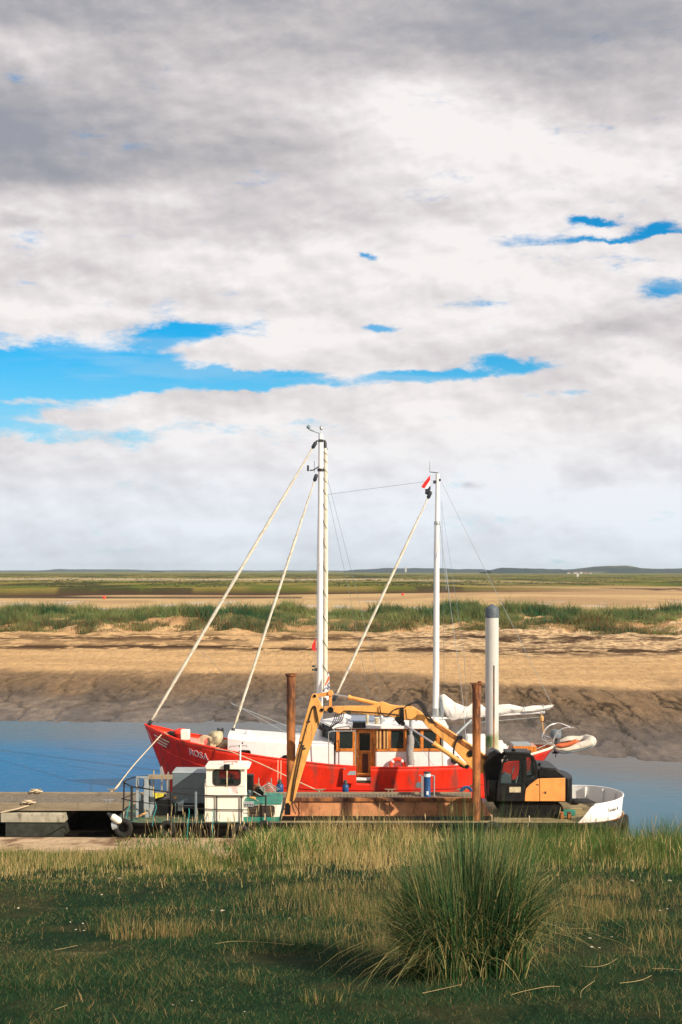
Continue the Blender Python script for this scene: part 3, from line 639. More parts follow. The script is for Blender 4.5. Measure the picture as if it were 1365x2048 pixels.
# ================================================================ the red ketch
BY = 64.5
SX = np.array([-8.9, -8.6, -8.3, -7.9, -7.3, -6.6, -6.0, -5.2, -4.5, -3.2, -2, -.5, 1, 2.5, 4, 5, 6, 6.8, 7.5, 8.2, 8.7, 9.1, 9.4, 9.65])
SB = np.array([0.04, .33, .60, .88, 1.22, 1.52, 1.74, 1.98, 2.14, 2.33, 2.42, 2.49, 2.5, 2.49, 2.44, 2.37, 2.25, 2.12, 1.97, 1.75, 1.48, 1.15, .80, .04])
SZ = np.array([3.03, 2.93, 2.83, 2.69, 2.50, 2.36, 2.26, 2.12, 2.01, 1.83, 1.69, 1.53, 1.42, 1.40, 1.42, 1.45, 1.50, 1.58, 1.70, 1.83, 1.92, 1.99, 2.03, 2.06])
def hull_pt(xr, z, side=-1, off=0.0):
    b = np.interp(xr, SX, SB); sz = np.interp(xr, SX, SZ)
    t = min(max(z/sz, -.6), 1.0)
    bwf = (.16+.76*float(ss(0, 4.6, xr+8.9)))*(1-.55*float(ss(-3.4, 0, xr-9.65)))
    x = xr+(1-t)*(1.15*math.exp(-(xr+8.9)/1.5)-1.45*math.exp((xr-9.65)/1.5))
    f = bwf+(1-bwf)*(max(t, 0)**1.25) if t >= 0 else bwf*(1+t*1.3)
    return (x, BY+side*(b*f+off), z)
rosa = thing('ketch', (0, BY, 0), 'red hulled two masted ketch with a white cabin and varnished wheelhouse, moored behind the pontoon', 'sailing boat')
def hull():
    xs = sorted(set(list(np.round(np.linspace(-8.9, 9.65, 90), 3))+[.665, 1.30])); m = MB()
    gx0, gx1 = .665, 1.30
    for side in (-1, 1):
        def rows(zs, off=0.0): return [[hull_pt(x, f(x), side, off) for x in xs] for f in zs]
        szf = lambda x: float(np.interp(x, SX, SZ))
        band = rows([lambda x, k=k: szf(x)-.70*k/4 for k in range(5)])
        low = rows([lambda x, k=k: (szf(x)-.70)*(1-k/6) for k in range(7)]+[lambda x: -.3, lambda x: -.8])
        n = len(xs); b0 = len(m.v)
        m.v += [tuple(p) for r in band for p in r]
        for i in range(4):
            for k in range(n-1):
                if side < 0 and xs[k] >= gx0-1e-3 and xs[k+1] <= gx1+1e-3: continue
                a = b0+i*n+k; q = (a, a+n, a+n+1, a+1); m.f.append(q if side < 0 else q[::-1])
        b0 = b0+4*n; m.v += [tuple(p) for r in low[1:] for p in r]
        for i in range(8):
            for k in range(n-1): a = b0+i*n+k; q = (a, a+n, a+n+1, a+1); m.f.append(q if side < 0 else q[::-1])
    m.build('hull', M['red'], rosa, solid=.03, ang=80)
    # deck, level a little below the rail
    dk = MB(); L_ = []; R_ = []
    for x in xs:
        z = float(np.interp(x, SX, SZ))-.66; L_.append(hull_pt(x, z, -1, -.05)); R_.append(hull_pt(x, z, 1, -.05))
    dk.grid([L_, R_]); dk.build('deck', M['woodl'], rosa)
    # rub rails and capping rails
    cp = MB()
    seg = [x for x in xs if x <= gx0], [x for x in xs if x >= gx1]
    for s_ in seg: cp.tube([Vector(hull_pt(x, float(np.interp(x, SX, SZ)), -1))+Vector((0, 0, .015)) for x in s_ if x < 6.5], .045, 6)
    cp.tube([Vector(hull_pt(x, float(np.interp(x, SX, SZ)), 1))+Vector((0, 0, .015)) for x in xs if x < 6.5], .045, 6)
    cp.build('capping_rail', M['red'], rosa)
    cw = MB(); loop = [Vector(hull_pt(x, float(np.interp(x, SX, SZ)), -1))+Vector((0, 0, .03)) for x in xs if x > 6.4]
    loop += [Vector(hull_pt(x, float(np.interp(x, SX, SZ)), 1))+Vector((0, 0, .03)) for x in reversed(xs) if x > 6.4]
    cw.tube(loop, .055, 6); cw.build('stern_rail', M['cream'], rosa)
    wl = MB()
    for side in (-1, 1):
        r0 = [hull_pt(x, float(np.interp(x, SX, SZ))-.05, side, -.06) for x in xs if x > 6.4]; r1 = [hull_pt(x, float(np.interp(x, SX, SZ))-.64, side, -.06) for x in xs if x > 6.4]
        wl.grid([r0, r1])
    wl.build('stern_lining', M['teak'], rosa, solid=.02)
    for pts, r, mt in (([(-8.30, 1.98), (-7.6, 1.72), (-6.5, 1.42), (-5.5, 1.2), (-4.6, 1.05)], .03, 'red'),
                       ([(-8.0, 1.0), (-6.8, .85), (-5.0, .68), (-3, .55)], .03, 'red'), ([(-3.5, .58), (-1, .45), (2, .42), (5, .48), (7.2, .75)], .035, 'red2')):
        q = MB(); xx = np.linspace(pts[0][0], pts[-1][0], 24)
        q.tube([hull_pt(x, float(np.interp(x, [p[0] for p in pts], [p[1] for p in pts])), -1, .01) for x in xx], r, 6); q.build('rubbing_strake', M[mt], rosa)
    st = MB()
    for (x0, z0, x1, z1) in ((-8.50, 2.62, -7.75, 2.34), (-8.47, 2.45, -7.88, 2.22), (-8.43, 2.28, -7.98, 2.10)):
        st.tube([hull_pt(x0+(x1-x0)*t, z0+(z1-z0)*t, -1, .02) for t in np.linspace(0, 1, 6)], .034, 5)
    st.tube([hull_pt(-8.86+.03*k, 2.8-.16*k, -1, .01) for k in range(5)], .022, 5)
    st.build('bow_stripes', M['cream'], rosa)
    # the name, letters made of strokes lying on the plating
    nm = MB(); h_ = .262; x = -6.76; slope = -.25
    GL = {'R': [((0, 0), (0, 1), .16), ((0, 1), (.38, .97), .09), ((.38, .97), (.52, .76), .15), ((.52, .76), (.36, .52), .12), ((.36, .52), (0, .50), .08), ((.28, .50), (.66, 0), .14), ((-.13, 0), (.13, 0), .06), ((-.13, 1), (.05, 1), .06)],
          'O': [((.42+.40*math.cos(R(a)), .5+.5*math.sin(R(a))), (.42+.40*math.cos(R(a+24)), .5+.5*math.sin(R(a+24))), .09+.07*abs(math.cos(R(a+12)))) for a in range(0, 360, 24)],
          'S': [((.54, .80), (.52, .98), .07), ((.52, .90), (.30, 1.0), .09), ((.30, 1.0), (.06, .84), .11), ((.06, .84), (.12, .62), .13), ((.12, .62), (.46, .42), .16), ((.46, .42), (.54, .20), .14), ((.54, .20), (.30, 0), .11), ((.30, 0), (.04, .12), .09), ((.02, .02), (.02, .22), .07)],
          'A': [((0, 0), (.36, 1), .08), ((.36, 1), (.74, 0), .16), ((.13, .36), (.60, .36), .07), ((-.12, 0), (.12, 0), .06), ((.60, 0), (.88, 0), .06)]}
    zb = 1.85
    for ch, adv in (('R', .80), ('O', 1.02), ('S', .74), ('A', .8)):
        for (a, b_, w_) in GL[ch]:
            A = Vector(a); B = Vector(b_); dd = (B-A).normalized(); nn = Vector((-dd.y, dd.x))*w_*.5; A -= dd*.02; B += dd*.02
            qs = []
            for P_ in (A-nn, B-nn, B+nn, A+nn):
                xx = x+P_.x*h_*.95; qs.append(hull_pt(xx, zb+slope*(xx+6.76)+P_.y*h_, -1, .045))
            for P_ in (A-nn, B-nn, B+nn, A+nn):
                xx = x+P_.x*h_*.95; qs.append(hull_pt(xx, zb+slope*(xx+6.76)+P_.y*h_, -1, .012))
            nm.add(qs, [(0, 1, 2, 3), (4, 7, 6, 5), (0, 4, 5, 1), (1, 5, 6, 2), (2, 6, 7, 3), (3, 7, 4, 0)])
        x += adv*h_*.95
    nm.build('name_letters', M['flagwhite'], rosa, flat=True)
hull()
def P3(px, py, Y): return Vector(at(px, py, Y))
def rbox(nm, m, p0, p1, Y0, Y1, parent=rosa, bevel=.01):
    b = MB(); b.box((X_(p0[0], Y0), Y0, Z_(p0[1], Y0)), (X_(p1[0], Y0), Y1, Z_(p1[1], Y0))); return b.build(nm, M[m], parent, bevel)
def rpipe(nm, m, pix, Y, r, parent=rosa, n=8, smooth=0):
    pts = [P3(*p, Y) if len(p) == 2 else P3(*p) for p in pix]
    if smooth: pts = bez(pts, smooth)
    return MB().tube(pts, r, n).build(nm, M[m], parent)
def superstructure():
    # forward trunk cabin
    Y0 = 62.75
    tr = MB(); top = [(455, 1469), (480, 1472), (520, 1475), (580, 1479), (640, 1482), (668, 1483)]
    ptsN = [(X_(a, Y0), Z_(b, Y0)) for a, b in top]
    zb = .9
    secs = []
    for x, z in ptsN:
        wd = min(1.7, float(np.interp(x, SX, SB))-.55)
        secs.append([(x, BY-wd-.06, zb), (x, BY-wd, z-.20), (x, BY-wd+.14, z-.08), (x, BY-.7, z-.02), (x, BY, z+.0), (x, BY+.7, z-.02), (x, BY+wd-.14, z-.08), (x, BY+wd, z-.20), (x, BY+wd+.06, zb)])
    tr.grid(secs); n = 9; b = 0
    tr.f.append(tuple(range(n))); tr.f.append(tuple(range(len(secs)*n-1, len(secs)*n-n-1, -1)))
    tr.build('fore_cabin', M['white'], rosa, ang=30)
    for px, w_, py in ((490, 22, 1506), (576, 20, 1516)):
        Yw = BY-1.72 if px > 550 else BY-1.66
        o_ = rrect(X_(px-w_/2-1, Yw), Z_(py+6, Yw), X_(px+w_/2+1, Yw), Z_(py-6, Yw), .10); i_ = rrect(X_(px-w_/2+1.6, Yw), Z_(py+3.6, Yw), X_(px+w_/2-1.6, Yw), Z_(py-3.6, Yw), .07)
        f = MB(); ring(f, o_, i_, Yw-.10, Yw+.1); fr = f.build('porthole', M['cabblack'], rosa)
        g = MB(); g.prism(i_, Yw-.02, Yw+.02); g.build('pane', M['glassd'] if px > 550 else M['teakd'], fr)
    rbox('roof_box', 'white', (521, 1472), (536, 1482), 63.4, 64.0)
    v = MB(); p = P3(497, 1475, 63.8); v.lathe([(.09, 0), (.09, .06), (.05, .10), (.05, .18), (.13, .24), (.15, .32), (.12, .42), (.05, .47)], p-Vector((0, 0, .15)), 14); v.build('vent_cowl', M['white'], rosa)
    rpipe('grab_rail', 'white', [(478, 1484), (478, 1481), (505, 1484), (505, 1487)], Y0-.1, .012)
    # bulwark gate standing open beside the gap
    g = MB(); Yg = BY-2.5-.10
    o_ = [(X_(686, Yg), Z_(1566, Yg)), (X_(686, Yg), Z_(1534, Yg)), (X_(713, Yg), Z_(1535, Yg)), (X_(713, Yg), Z_(1568, Yg))]
    g.prism(o_, Yg, Yg+.04); gate = g.build('bulwark_gate', M['red'], rosa, .01)
    q = MB(); q.pprism([(695, 1549), (700, 1542), (712, 1542), (712, 1550), (696, 1550)], Yg-.012, .01); q.build('freeing_port', M['greylite'], gate)
    for py in (1537, 1562): MB().lathe([(.03, -.03), (.03, .0)], P3(689, py, Yg), 8, 'Y').build('gate_bolt', M['steel'], gate)
    # wheelhouse
    Yw = 62.75; Yf = 66.25; xl, xr = X_(673, Yw), X_(890, Yw); xd0, xd1 = X_(714, Yw), X_(746, Yw)
    zr = Z_(1456, Yw); zs = Z_(1500, Yw); zd = .78; zt = zr
    xv = xl-.62; YC = (Yw+Yf)/2
    w = MB()
    w.box((xl, Yw, zd), (xd0-.15, Yw+.06, zs-.06)); w.box((xd1+.12, Yw, zd), (xr, Yw+.06, zs-.06))
    w.box((xr-.06, Yw+.06, zd), (xr, Yf, zt)); w.box((xl, Yf-.06, zd), (xr-.06, Yf, zs))
    for ya, yb in ((Yw, YC), (Yf, YC)):
        w.add([(xl-.002, ya, zd), (xv, yb, zd), (xv, yb, zs-.05), (xl-.002, ya, zs-.05), (xl+.06, ya+(.06 if ya < YC else -.06), zd), (xv+.06, yb, zd), (xv+.06, yb, zs-.05), (xl+.06, ya+(.06 if ya < YC else -.06), zs-.05)],
              [(0, 1, 2, 3), (4, 7, 6, 5), (3, 2, 6, 7)])
    w.build('wheelhouse_panel', M['white'], rosa)
    tk = MB(); tk.box((xl-.02, Yw-.03, zs-.06), (xd0-.14, Yw+.08, zs+.04)); tk.box((xd1+.10, Yw-.03, zs-.06), (xr+.02, Yw+.08, zs+.04))
    tk.box((xl-.02, Yw-.03, zt-.07), (xr+.02, Yw+.08, zt)); tk.build('window_rail', M['teakh'], rosa, .008)
    for a, b_ in ((673, 678), (707, 711), (748, 752), (777, 781), (809, 812), (842, 846), (874, 880)):
        ps = MB(); ps.box((X_(a, Yw), Yw-.018, zs+.04), (X_(b_, Yw), Yw+.07, zt-.07)); ps.build('window_post', M['teak'], rosa, .006)
    ps = MB(); ps.box((xd0-.15, Yw-.02, zd), (xd0-.02, Yw+.08, zs+.04)); ps.box((xd1+.0, Yw-.02, zd), (xd1+.11, Yw+.08, zt-.07)); ps.box((xd0-.10, Yw-.02, zs+.04), (xd0-.02, Yw+.08, zt-.07))
    ps.build('door_frame', M['teak'], rosa, .006)
    for a, b_ in ((678, 707), (781, 809), (812, 842), (846, 874)):
        f = MB(); ring(f, rrect(X_(a, Yw), zs+.04, X_(b_, Yw), zt-.07, .01, 1), rrect(X_(a, Yw)+.035, zs+.07, X_(b_, Yw)-.035, zt-.10, .02, 1), Yw, Yw+.05)
        fr = f.build('window', M['teak'], rosa)
        g = MB(); g.box((X_(a, Yw)+.03, Yw+.02, zs+.06), (X_(b_, Yw)-.03, Yw+.03, zt-.09)); g.build('pane', M['glassd'], fr)
    lv = MB(); lv.box((X_(752, Yw), Yw+.02, zs+.04), (X_(777, Yw), Yw+.05, zt-.07)); lo = lv.build('slatted_panel', M['teakd'], rosa)
    s = MB()
    for a in (753, 759.5, 767.5, 774): s.box((X_(a, Yw), Yw-.01, zs+.06), (X_(a+3.6, Yw), Yw+.02, zt-.09))
    s.build('slat', M['slat'], lo)
    # door
    dr = MB(); x0, x1 = xd0, xd1; zt2 = zt-.09
    ring(dr, [(x0, zd+.02), (x1, zd+.02), (x1, zt2), (x0, zt2)], [(x0+.12, zs-.02), (x1-.12, zs-.02), (x1-.12, zt2-.14), (x0+.12, zt2-.14)], Yw, Yw+.05)
    dr.build('door', M['teak'], rosa, .006); door = bpy.data.objects[-1] if False else [o for o in rosa.children if o.name.startswith('door')][0]
    g = MB(); g.box((x0+.11, Yw+.02, zs-.03), (x1-.11, Yw+.03, zt2-.13)); g.build('pane', M['glassd'], door)
    g = MB(); g.box((x0+.24, Yw-.012, zd+.22), (x1-.20, Yw+.0, zs-.16)); g.build('door_panel', M['teakd'], door)
    g = MB()
    g.box((x0+.02, Yw-.014, zs-.08), (x1-.02, Yw-.001, zs-.04)); g.build('door_rail', M['teakh'], door)
    g = MB(); g.lathe([(.03, -.06), (.03, -.02), (.015, 0)], (x0+.07, Yw, zs-.30), 10, 'Y'); g.build('door_handle', M['inox'], door)
    rbox('door_step', 'teakh', (714, 1547), (747, 1552), 62.45, 62.7)
    rbox('side_deck_sill', 'white', (713, 1556), (743, 1561), 62.2, 62.45)
    # dark raking front windows
    for ya, yb in ((Yw, YC), (Yf, YC)):
        m = MB(); q = [(xl, ya), (xv, yb)]
        for k in range(2):
            t0, t1 = .06+.47*k, .47+.47*k
            A = [xl+(xv-xl)*t0, ya+(yb-ya)*t0]; B = [xl+(xv-xl)*t1, ya+(yb-ya)*t1]
            m.add([(A[0]-.01, A[1], zs), (B[0]-.01, B[1], zs), (B[0]-.01, B[1], zt-.08), (A[0]-.01, A[1], zt-.08), (A[0]+.03, A[1], zs), (B[0]+.03, B[1], zs), (B[0]+.03, B[1], zt-.08), (A[0]+.03, A[1], zt-.08)],
                  [(0, 1, 2, 3), (7, 6, 5, 4), (0, 4, 5, 1), (1, 5, 6, 2), (2, 6, 7, 3), (3, 7, 4, 0)])
        m.build('front_window', M['glassd'], rosa)
    for (a, b_) in ((xl+.03, Yw+.03), (xv+.02, YC), (xl+.03, Yf-.03), ((xl+xv)/2, (Yw+YC)/2), ((xl+xv)/2, (Yf+YC)/2)): MB().box((a-.04, b_-.04, zs-.1), (a+.04, b_+.04, zt)).build('front_post', M['teakd'], rosa)
    ins = MB(); ins.box((xl+.1, Yf-.3, zd), (xr-.1, Yf-.1, zt-.1)); ins.box((xl+1.5, Yw+1.2, zd), (xl+2.0, Yf-.4, zs+.1)); ins.build('cabin_interior', M['inside'], rosa)
    # roof, cambered slab with overhang following the plan
    rf = MB(); zc = [0, .03, .06, .07, .06, .03, 0]; rows = []
    for k in range(7):
        y = Yw-.16+(Yf-Yw+.32)*k/6; vx = xl-.16-(.62*(1-abs(y-YC)/(YC-Yw+.16)))
        rows.append([(vx, y, zt+.0+zc[k]), (vx, y, zt+.09+zc[k]), (xr+.14, y, zt+.09+zc[k]), (xr+.14, y, zt+zc[k])])
    rf.grid(rows, closed=True); rf.f.append((0, 1, 2, 3)); rf.f.append((27, 26, 25, 24)); rf.build('wheelhouse_roof', M['white'], rosa, .015)
    zz = zt+.13
    s = MB(); s.add([(X_(700, 64.5), 63.9, zz+.04), (X_(752, 64.5), 63.9, zz+.04), (X_(748, 65.6), 65.4, zz+.12), (X_(697, 65.6), 65.4, zz+.12)]+[(X_(700, 64.5), 63.9, zz+.08), (X_(752, 64.5), 63.9, zz+.08), (X_(748, 65.6), 65.4, zz+.16), (X_(697, 65.6), 65.4, zz+.16)],
        [(3, 2, 1, 0), (4, 5, 6, 7), (0, 1, 5, 4), (1, 2, 6, 5), (2, 3, 7, 6), (3, 0, 4, 7)]); s.build('solar_panel', M['solar'], rosa)
    rbox('speaker_box', 'cabblack', (706, 1444.5), (732, 1456), 62.50, 62.72, bevel=.02)
    for px, r_, hh, mt in ((754, .10, .32, 'tarp'), (763.5, .085, .42, 'steel'), (735, .07, .55, 'tarp'), (690, .16, .3, 'white')):
        p = P3(px, 1449, 63.3); v = MB(); v.lathe([(r_*.8, 0), (r_*.8, hh*.5), (r_, hh*.55), (r_, hh), (r_*.7, hh+.03)], (p.x, p.y, zz-.08), 14); v.build('roof_vent', M[mt], rosa)
    v = MB(); p = P3(668, 1436, 64.4); v.lathe([(.22, 0), (.3, .1), (.3, .16), (.08, .26)], (p.x+.5, 64.6, zz+.05), 18); v.build('radar_dome', M['white'], rosa)
    for a in (770, 790, 835): rbox('roof_hatch', 'white', (a, 1440), (a+14, 1447), 64.0, 64.5)
    # lagged exhaust, handrails, aft cabin
    v = MB(); v.tube([P3(822, 1428, 62.45), P3(822, 1470, 62.45)], .075, 14); v.build('exhaust_pipe', M['steel'], rosa)
    v = MB(); ps_ = [P3(821+1.2*math.sin(k*.9), 1470+k*6.6, 62.45) for k in range(10)]; v.tube(ps_, [.12]+[.145+.012*(k % 2)+.003*k for k in range(8)]+[.16], 16); v.build('exhaust_lagging', M['lag'], rosa)
    rpipe('boarding_rail', 'inox', [(658, 1531), (658, 1470), (661, 1464), (667, 1462.5), (706, 1462.5), (711, 1466), (711.5, 1531)], 62.15, .022, smooth=5)
    rpipe('roof_rail', 'inox', [(670, 1462), (670, 1456), (698, 1452), (703, 1455), (703, 1462)], 62.55, .016, smooth=3)
    ac = MB(); za = Z_(1494, 63.1)
    secs = []
    for x in (xr, X_(930, 63.1), X_(1012, 63.1)):
        wd = 1.55 if x < 5 else (1.35 if x < 6.5 else 1.1)
        secs.append([(x, BY-wd, .85), (x, BY-wd+.03, za-.1), (x, BY-wd+.2, za+.02), (x, BY, za+.14), (x, BY+wd-.2, za+.02), (x, BY+wd-.03, za-.1), (x, BY+wd, .85)])
    ac.grid(secs); ac.f.append(tuple(range(7))); ac.f.append(tuple(range(20, 13, -1))); ac.build('aft_cabin', M['white'], rosa, ang=30)
    f = MB(); Yq = 62.85; o_ = rrect(X_(903, Yq), Z_(1527, Yq), X_(919, Yq), Z_(1513, Yq), .08); i_ = rrect(X_(905, Yq), Z_(1525, Yq), X_(917, Yq), Z_(1515, Yq), .05)
    ring(f, o_, i_, Yq, Yq+.2); fr = f.build('porthole', M['cabblack'], rosa); g = MB(); g.prism(i_, Yq+.02, Yq+.05); g.build('pane', M['glassd'], fr)
    rbox('deck_locker', 'white', (936, 1473), (975, 1512), 63.9, 65.0, bevel=.03)
    v = MB(); a = P3(972, 1502, 63.6); v.tube([a, a+Vector((.08, 0, 0)), a+Vector((.35, 0, .02)), a+Vector((.85, 0, -.04)), a+Vector((.98, 0, -.06))], [.18, .33, .40, .36, .15], 16); v.build('liferaft_canister', M['canvas'], rosa)
    rpipe('handrail_post', 'inox', [(884, 1478), (885.5, 1532)], 62.3, .018)
    # aft deck: skylight hatch
    h = MB(); h.box((X_(1024, 64), 63.7, 1.15), (X_(1072, 64), 65.0, Z_(1491, 64))); sk = h.build('companion_hatch', M['teak'], rosa, .02)
    h = MB(); h.box((X_(1026, 64), 63.75, Z_(1491, 64)+.005), (X_(1062, 64), 64.9, Z_(1489, 64)+.03)); h.build('hatch_lid', M['greylite'], sk)
    h = MB(); a = X_(1024, 63.9); h.add([(a, 63.7, 1.5), (a+.55, 63.7, 1.6), (a, 63.7, 2.15), (a, 64.9, 1.5), (a+.55, 64.9, 1.6), (a, 64.9, 2.15)], [(0, 1, 2), (5, 4, 3), (0, 3, 4, 1), (1, 4, 5, 2), (2, 5, 3, 0)]); h.build('spray_board', M['teakd'], sk)
    h = MB(); p = P3(1018, 1503, 63.6); h.lathe([(.04, 0), (.12, .05), (.14, .2), (.1, .32), (.03, .36)], p-Vector((0, 0, .3)), 12); h.build('deck_float', M['white'], rosa)
    # bow gear
    c = MB(); p = P3(362, 1470, 64.5)
    c.lathe([(.34, 0), (.42, .2), (.42, .55), (.34, .75), (.16, .84)], (p.x, 64.6, 2.0), 18); c.build('windlass_cover', M['red'], rosa)
    rbox('deck_box', 'whiteold', (361, 1460), (379, 1481), 63.55, 64.0, bevel=.05)
    c = MB(); p = P3(341, 1469, 64.3); c.lathe([(.25, -.2), (.25, .2), (.18, .25)], (p.x, 64.3, p.z-.1), 16, 'Y'); c.build('anchor_windlass', M['black'], rosa)
    c = MB()
    for px in (437, 445.5): c.tube([P3(px, 1468, 64.6), P3(px, 1456, 64.6)], .05, 8)
    c.tube([P3(435, 1460, 64.6), P3(448, 1460, 64.6)], .035, 6); c.build('mooring_bitts', M['darkfit'], rosa)
superstructure()
def rig():
    mm = MB(); mm.tube([(X_(639.5, BY), BY, 1.2), (X_(641, BY), BY, Z_(1150, BY)), (X_(642, BY), BY, Z_(868, BY))], [.15, .135, .105], 16)
    main = mm.build('main_mast', M['mast'], rosa)
    m = MB(); m.tube([P3(632, 882, BY), P3(652, 882, BY)], .03, 6); m.box((X_(637, BY), BY-.13, Z_(884, BY)), (X_(647, BY), BY+.13, Z_(879, BY))); m.build('masthead_fitting', M['darkfit'], main)
    m = MB(); m.tube([P3(643, 868, BY), P3(643, 848, BY)], [.02, .008], 5); m.lathe([(.03, 0), (.08, .06), (.07, .15), (.02, .2)], P3(643, 860, BY), 8); m.build('masthead_light', M['steel'], main)
    m = MB(); m.tube([P3(640, 867, BY), P3(620, 860, BY), P3(617, 853, BY)], .022, 5); m.tube([P3(616, 857, BY), P3(628, 862, BY)], .02, 5); m.lathe([(.02, -.1), (.09, -.03), (.09, .03), (.02, .1)], P3(617.5, 854, BY), 8); m.build('wind_vane', M['wire'], main)
    m = MB(); m.tube([P3(638, 933, BY), P3(628, 940, BY), P3(620, 941, BY)], .028, 6); m.box((X_(614.5, BY), BY-.12, Z_(942, BY)), (X_(618.5, BY), BY+.12, Z_(931, BY))); m.tube([P3(629, 922, BY), P3(629, 945, BY)], .012, 5); m.build('radar_reflector', M['darkfit'], main)
    m = MB(); m.lathe([(.15, -.06), (.16, 0), (.15, .06)], P3(642, 940, BY), 16); m.tube([P3(636, 940, BY), P3(649, 940, BY)], .03, 6); m.build('mast_band', M['darkfit'], main)
    m = MB(); m.box((X_(624.5, BY), BY-.1, Z_(1334, BY)), (X_(632, BY), BY+.1, Z_(1331, BY))); m.box((X_(624.5, BY), BY-.1, Z_(1341, BY)), (X_(632, BY), BY+.1, Z_(1338, BY))); m.box((X_(629, BY), BY-.05, Z_(1342, BY)), (X_(637, BY), BY+.05, Z_(1336, BY))); m.build('mast_lamp', M['darkfit'], main)
    z = MB(); z.tube([(X_(872, BY), BY, 1.2), (X_(873.5, BY), BY, Z_(1200, BY)), (X_(875.5, BY), BY, Z_(948, BY))], [.15, .13, .085], 16)
    miz = z.build('mizzen_mast', M['mast'], rosa)
    m = MB(); m.tube([P3(861, 944, BY), P3(877, 946, BY)], .02, 5); m.tube([P3(860, 945, BY), P3(860, 922, BY)], [.012, .006], 5); m.build('masthead_bracket', M['darkfit'], miz); MB().box((X_(878, BY), BY-.08, Z_(962, BY)), (X_(882, BY), BY+.08, Z_(958, BY))).build('masthead_block', M['darkfit'], miz); m = MB(); m.box((X_(867, BY), BY-.08, Z_(967, BY)), (X_(872, BY), BY+.08, Z_(961, BY))); m.build('masthead_fitting', M['darkfit'], miz)
    m = MB(); m.lathe([(.13, -.08), (.14, 0), (.13, .08)], P3(874.5, 1046, BY), 14); m.build('mast_band', M['steel'], miz); m = MB(); m.lathe([(.15, -.2), (.17, 0), (.15, .2)], P3(873, 1425, BY), 14); m.build('mast_band', M['steel'], miz)
    # furled headsails
    def furl(nm, a, b, Y, r, mtl='cream'):
        A, B = P3(*a, Y), P3(*b, Y); n = 26; dr_ = (B-A).normalized()
        pts = [A+(B-A)*(k/n) for k in range(n+1)]; rr = [r*(.45+.55*min(1, 4*k/n))*(1+.10*math.sin(k*2.1)) for k in range(n+1)]; rr[-1] = r*.5; rr[-2] = r*.75
        o = MB().tube(pts, rr, 10).build(nm, M[mtl], rosa)
        L_ = (B-A).length; u = dr_.orthogonal().normalized(); w = dr_.cross(u); h = []
        for k in range(int(L_/.9)*10+1):
            t = k/(int(L_/.9)*10); q = 2*math.pi*L_/.9*t; rr_ = r*(.45+.55*min(1, 4*t))*1.08; h.append(A+(B-A)*t+(u*math.cos(q)+w*math.sin(q))*rr_)
        MB().tube(h, .010, 4).build('sheet_wrap', M['tarp'], o)
        e = MB(); e.tube([A-dr_*.36, A-dr_*.30, A-dr_*.06, A], [.04, .085, .085, .04], 10); e.build('halyard_swivel', M['darkfit'], o); e = MB(); e.tube([B, B+dr_*.07, B+dr_*.30, B+dr_*.36], [.05, .09, .09, .05], 10); e.build('furling_drum', M['darkfit'], o); return o
    furl('furled_genoa', (625, 897), (304, 1440), BY, .070)
    furl('furled_staysail', (629, 963), (468, 1456), BY, .060)
    furl('furled_mizzen_staysail', (856, 997), (674, 1388), BY-.15, .060)
    ro = MB(); ro.tube([P3(651, 896, BY), P3(652, 910, BY), P3(652, 1150, BY), P3(650, 1395, BY)], [.05, .085, .105, .12], 12); roll = ro.build('furled_mainsail', M['cream'], rosa)
    h = []; zt_, zb_ = Z_(897, BY), Z_(1392, BY); z = zt_; q = 0.; 
    while z > zb_:
        t = (zt_-z)/(zt_-zb_); rr_ = .083+.04*t; h.append((X_(651.8-1.6*t, BY)+rr_*math.cos(q), BY+rr_*math.sin(q), z)); st = .012+.034*min(1, t*2.2); z -= st; q += .26
    MB().tube(h, .017, 4).build('spiral_lashing', M['olive'], roll)
    e = MB(); e.tube([P3(650, 880, BY), P3(651, 886, BY), P3(651, 896, BY)], [.03, .07, .07], 8); e.build('furling_drum', M['darkfit'], roll)
    # mizzen boom with loosely stowed white sail
    tops = [(882, 1392), (888, 1388), (897, 1395), (906, 1402), (918, 1408), (930, 1413), (938, 1413), (947, 1405), (955, 1400), (962, 1409), (971, 1416), (985, 1412), (1000, 1409), (1018, 1408), (1032, 1411), (1044, 1414), (1052, 1414), (1066, 1411), (1080, 1411), (1092, 1411), (1098, 1410), (1105, 1409.5)]
    bots = [(882, 1418), (888, 1424), (897, 1434), (906, 1441), (918, 1438), (930, 1437), (938, 1436), (947, 1436), (955, 1435), (962, 1434), (971, 1433), (985, 1431), (1000, 1430), (1018, 1428), (1032, 1427), (1044, 1425), (1052, 1424), (1066, 1425), (1080, 1423), (1092, 1420), (1098, 1419), (1105, 1413)]
    rows = []
    for k, ((a, t), (_, b)) in enumerate(zip(tops, bots)):
        x = X_(a, BY); z1, z0 = Z_(t, BY), Z_(b, BY); c = (z0+z1)/2; hh = (z1-z0)/2; row = []
        for j in range(18):
            an = 2*math.pi*j/18; wdt = (.10+.10*math.sin(k*1.7)**2)*(1-.5*max(0, math.sin(an))); row.append((x+.05*math.sin(j*2.3+k*1.9), BY+wdt*math.cos(an)*(1+.45*math.sin(3*an+k*1.3)), c+hh*math.sin(an)))
        rows.append(row)
    s = MB(); s.grid(rows, closed=True); s.f.append(tuple(range(17, -1, -1))); s.f.append(tuple(range(21*18, 22*18))); sl = s.build('furled_mizzen_sail', M['canvas'], rosa, ang=70)
    for a, t, b in ((1049, 1412, 1428), (1087, 1409, 1424), (933, 1411, 1439), (985, 1410, 1433)): MB().torus((X_(a, BY), BY, (Z_(t, BY)+Z_(b, BY))/2), (Z_(t, BY)-Z_(b, BY))/2, .014, 'X', 18, 5).build('sail_tie', M['greylite'], sl)
    fr = MB()
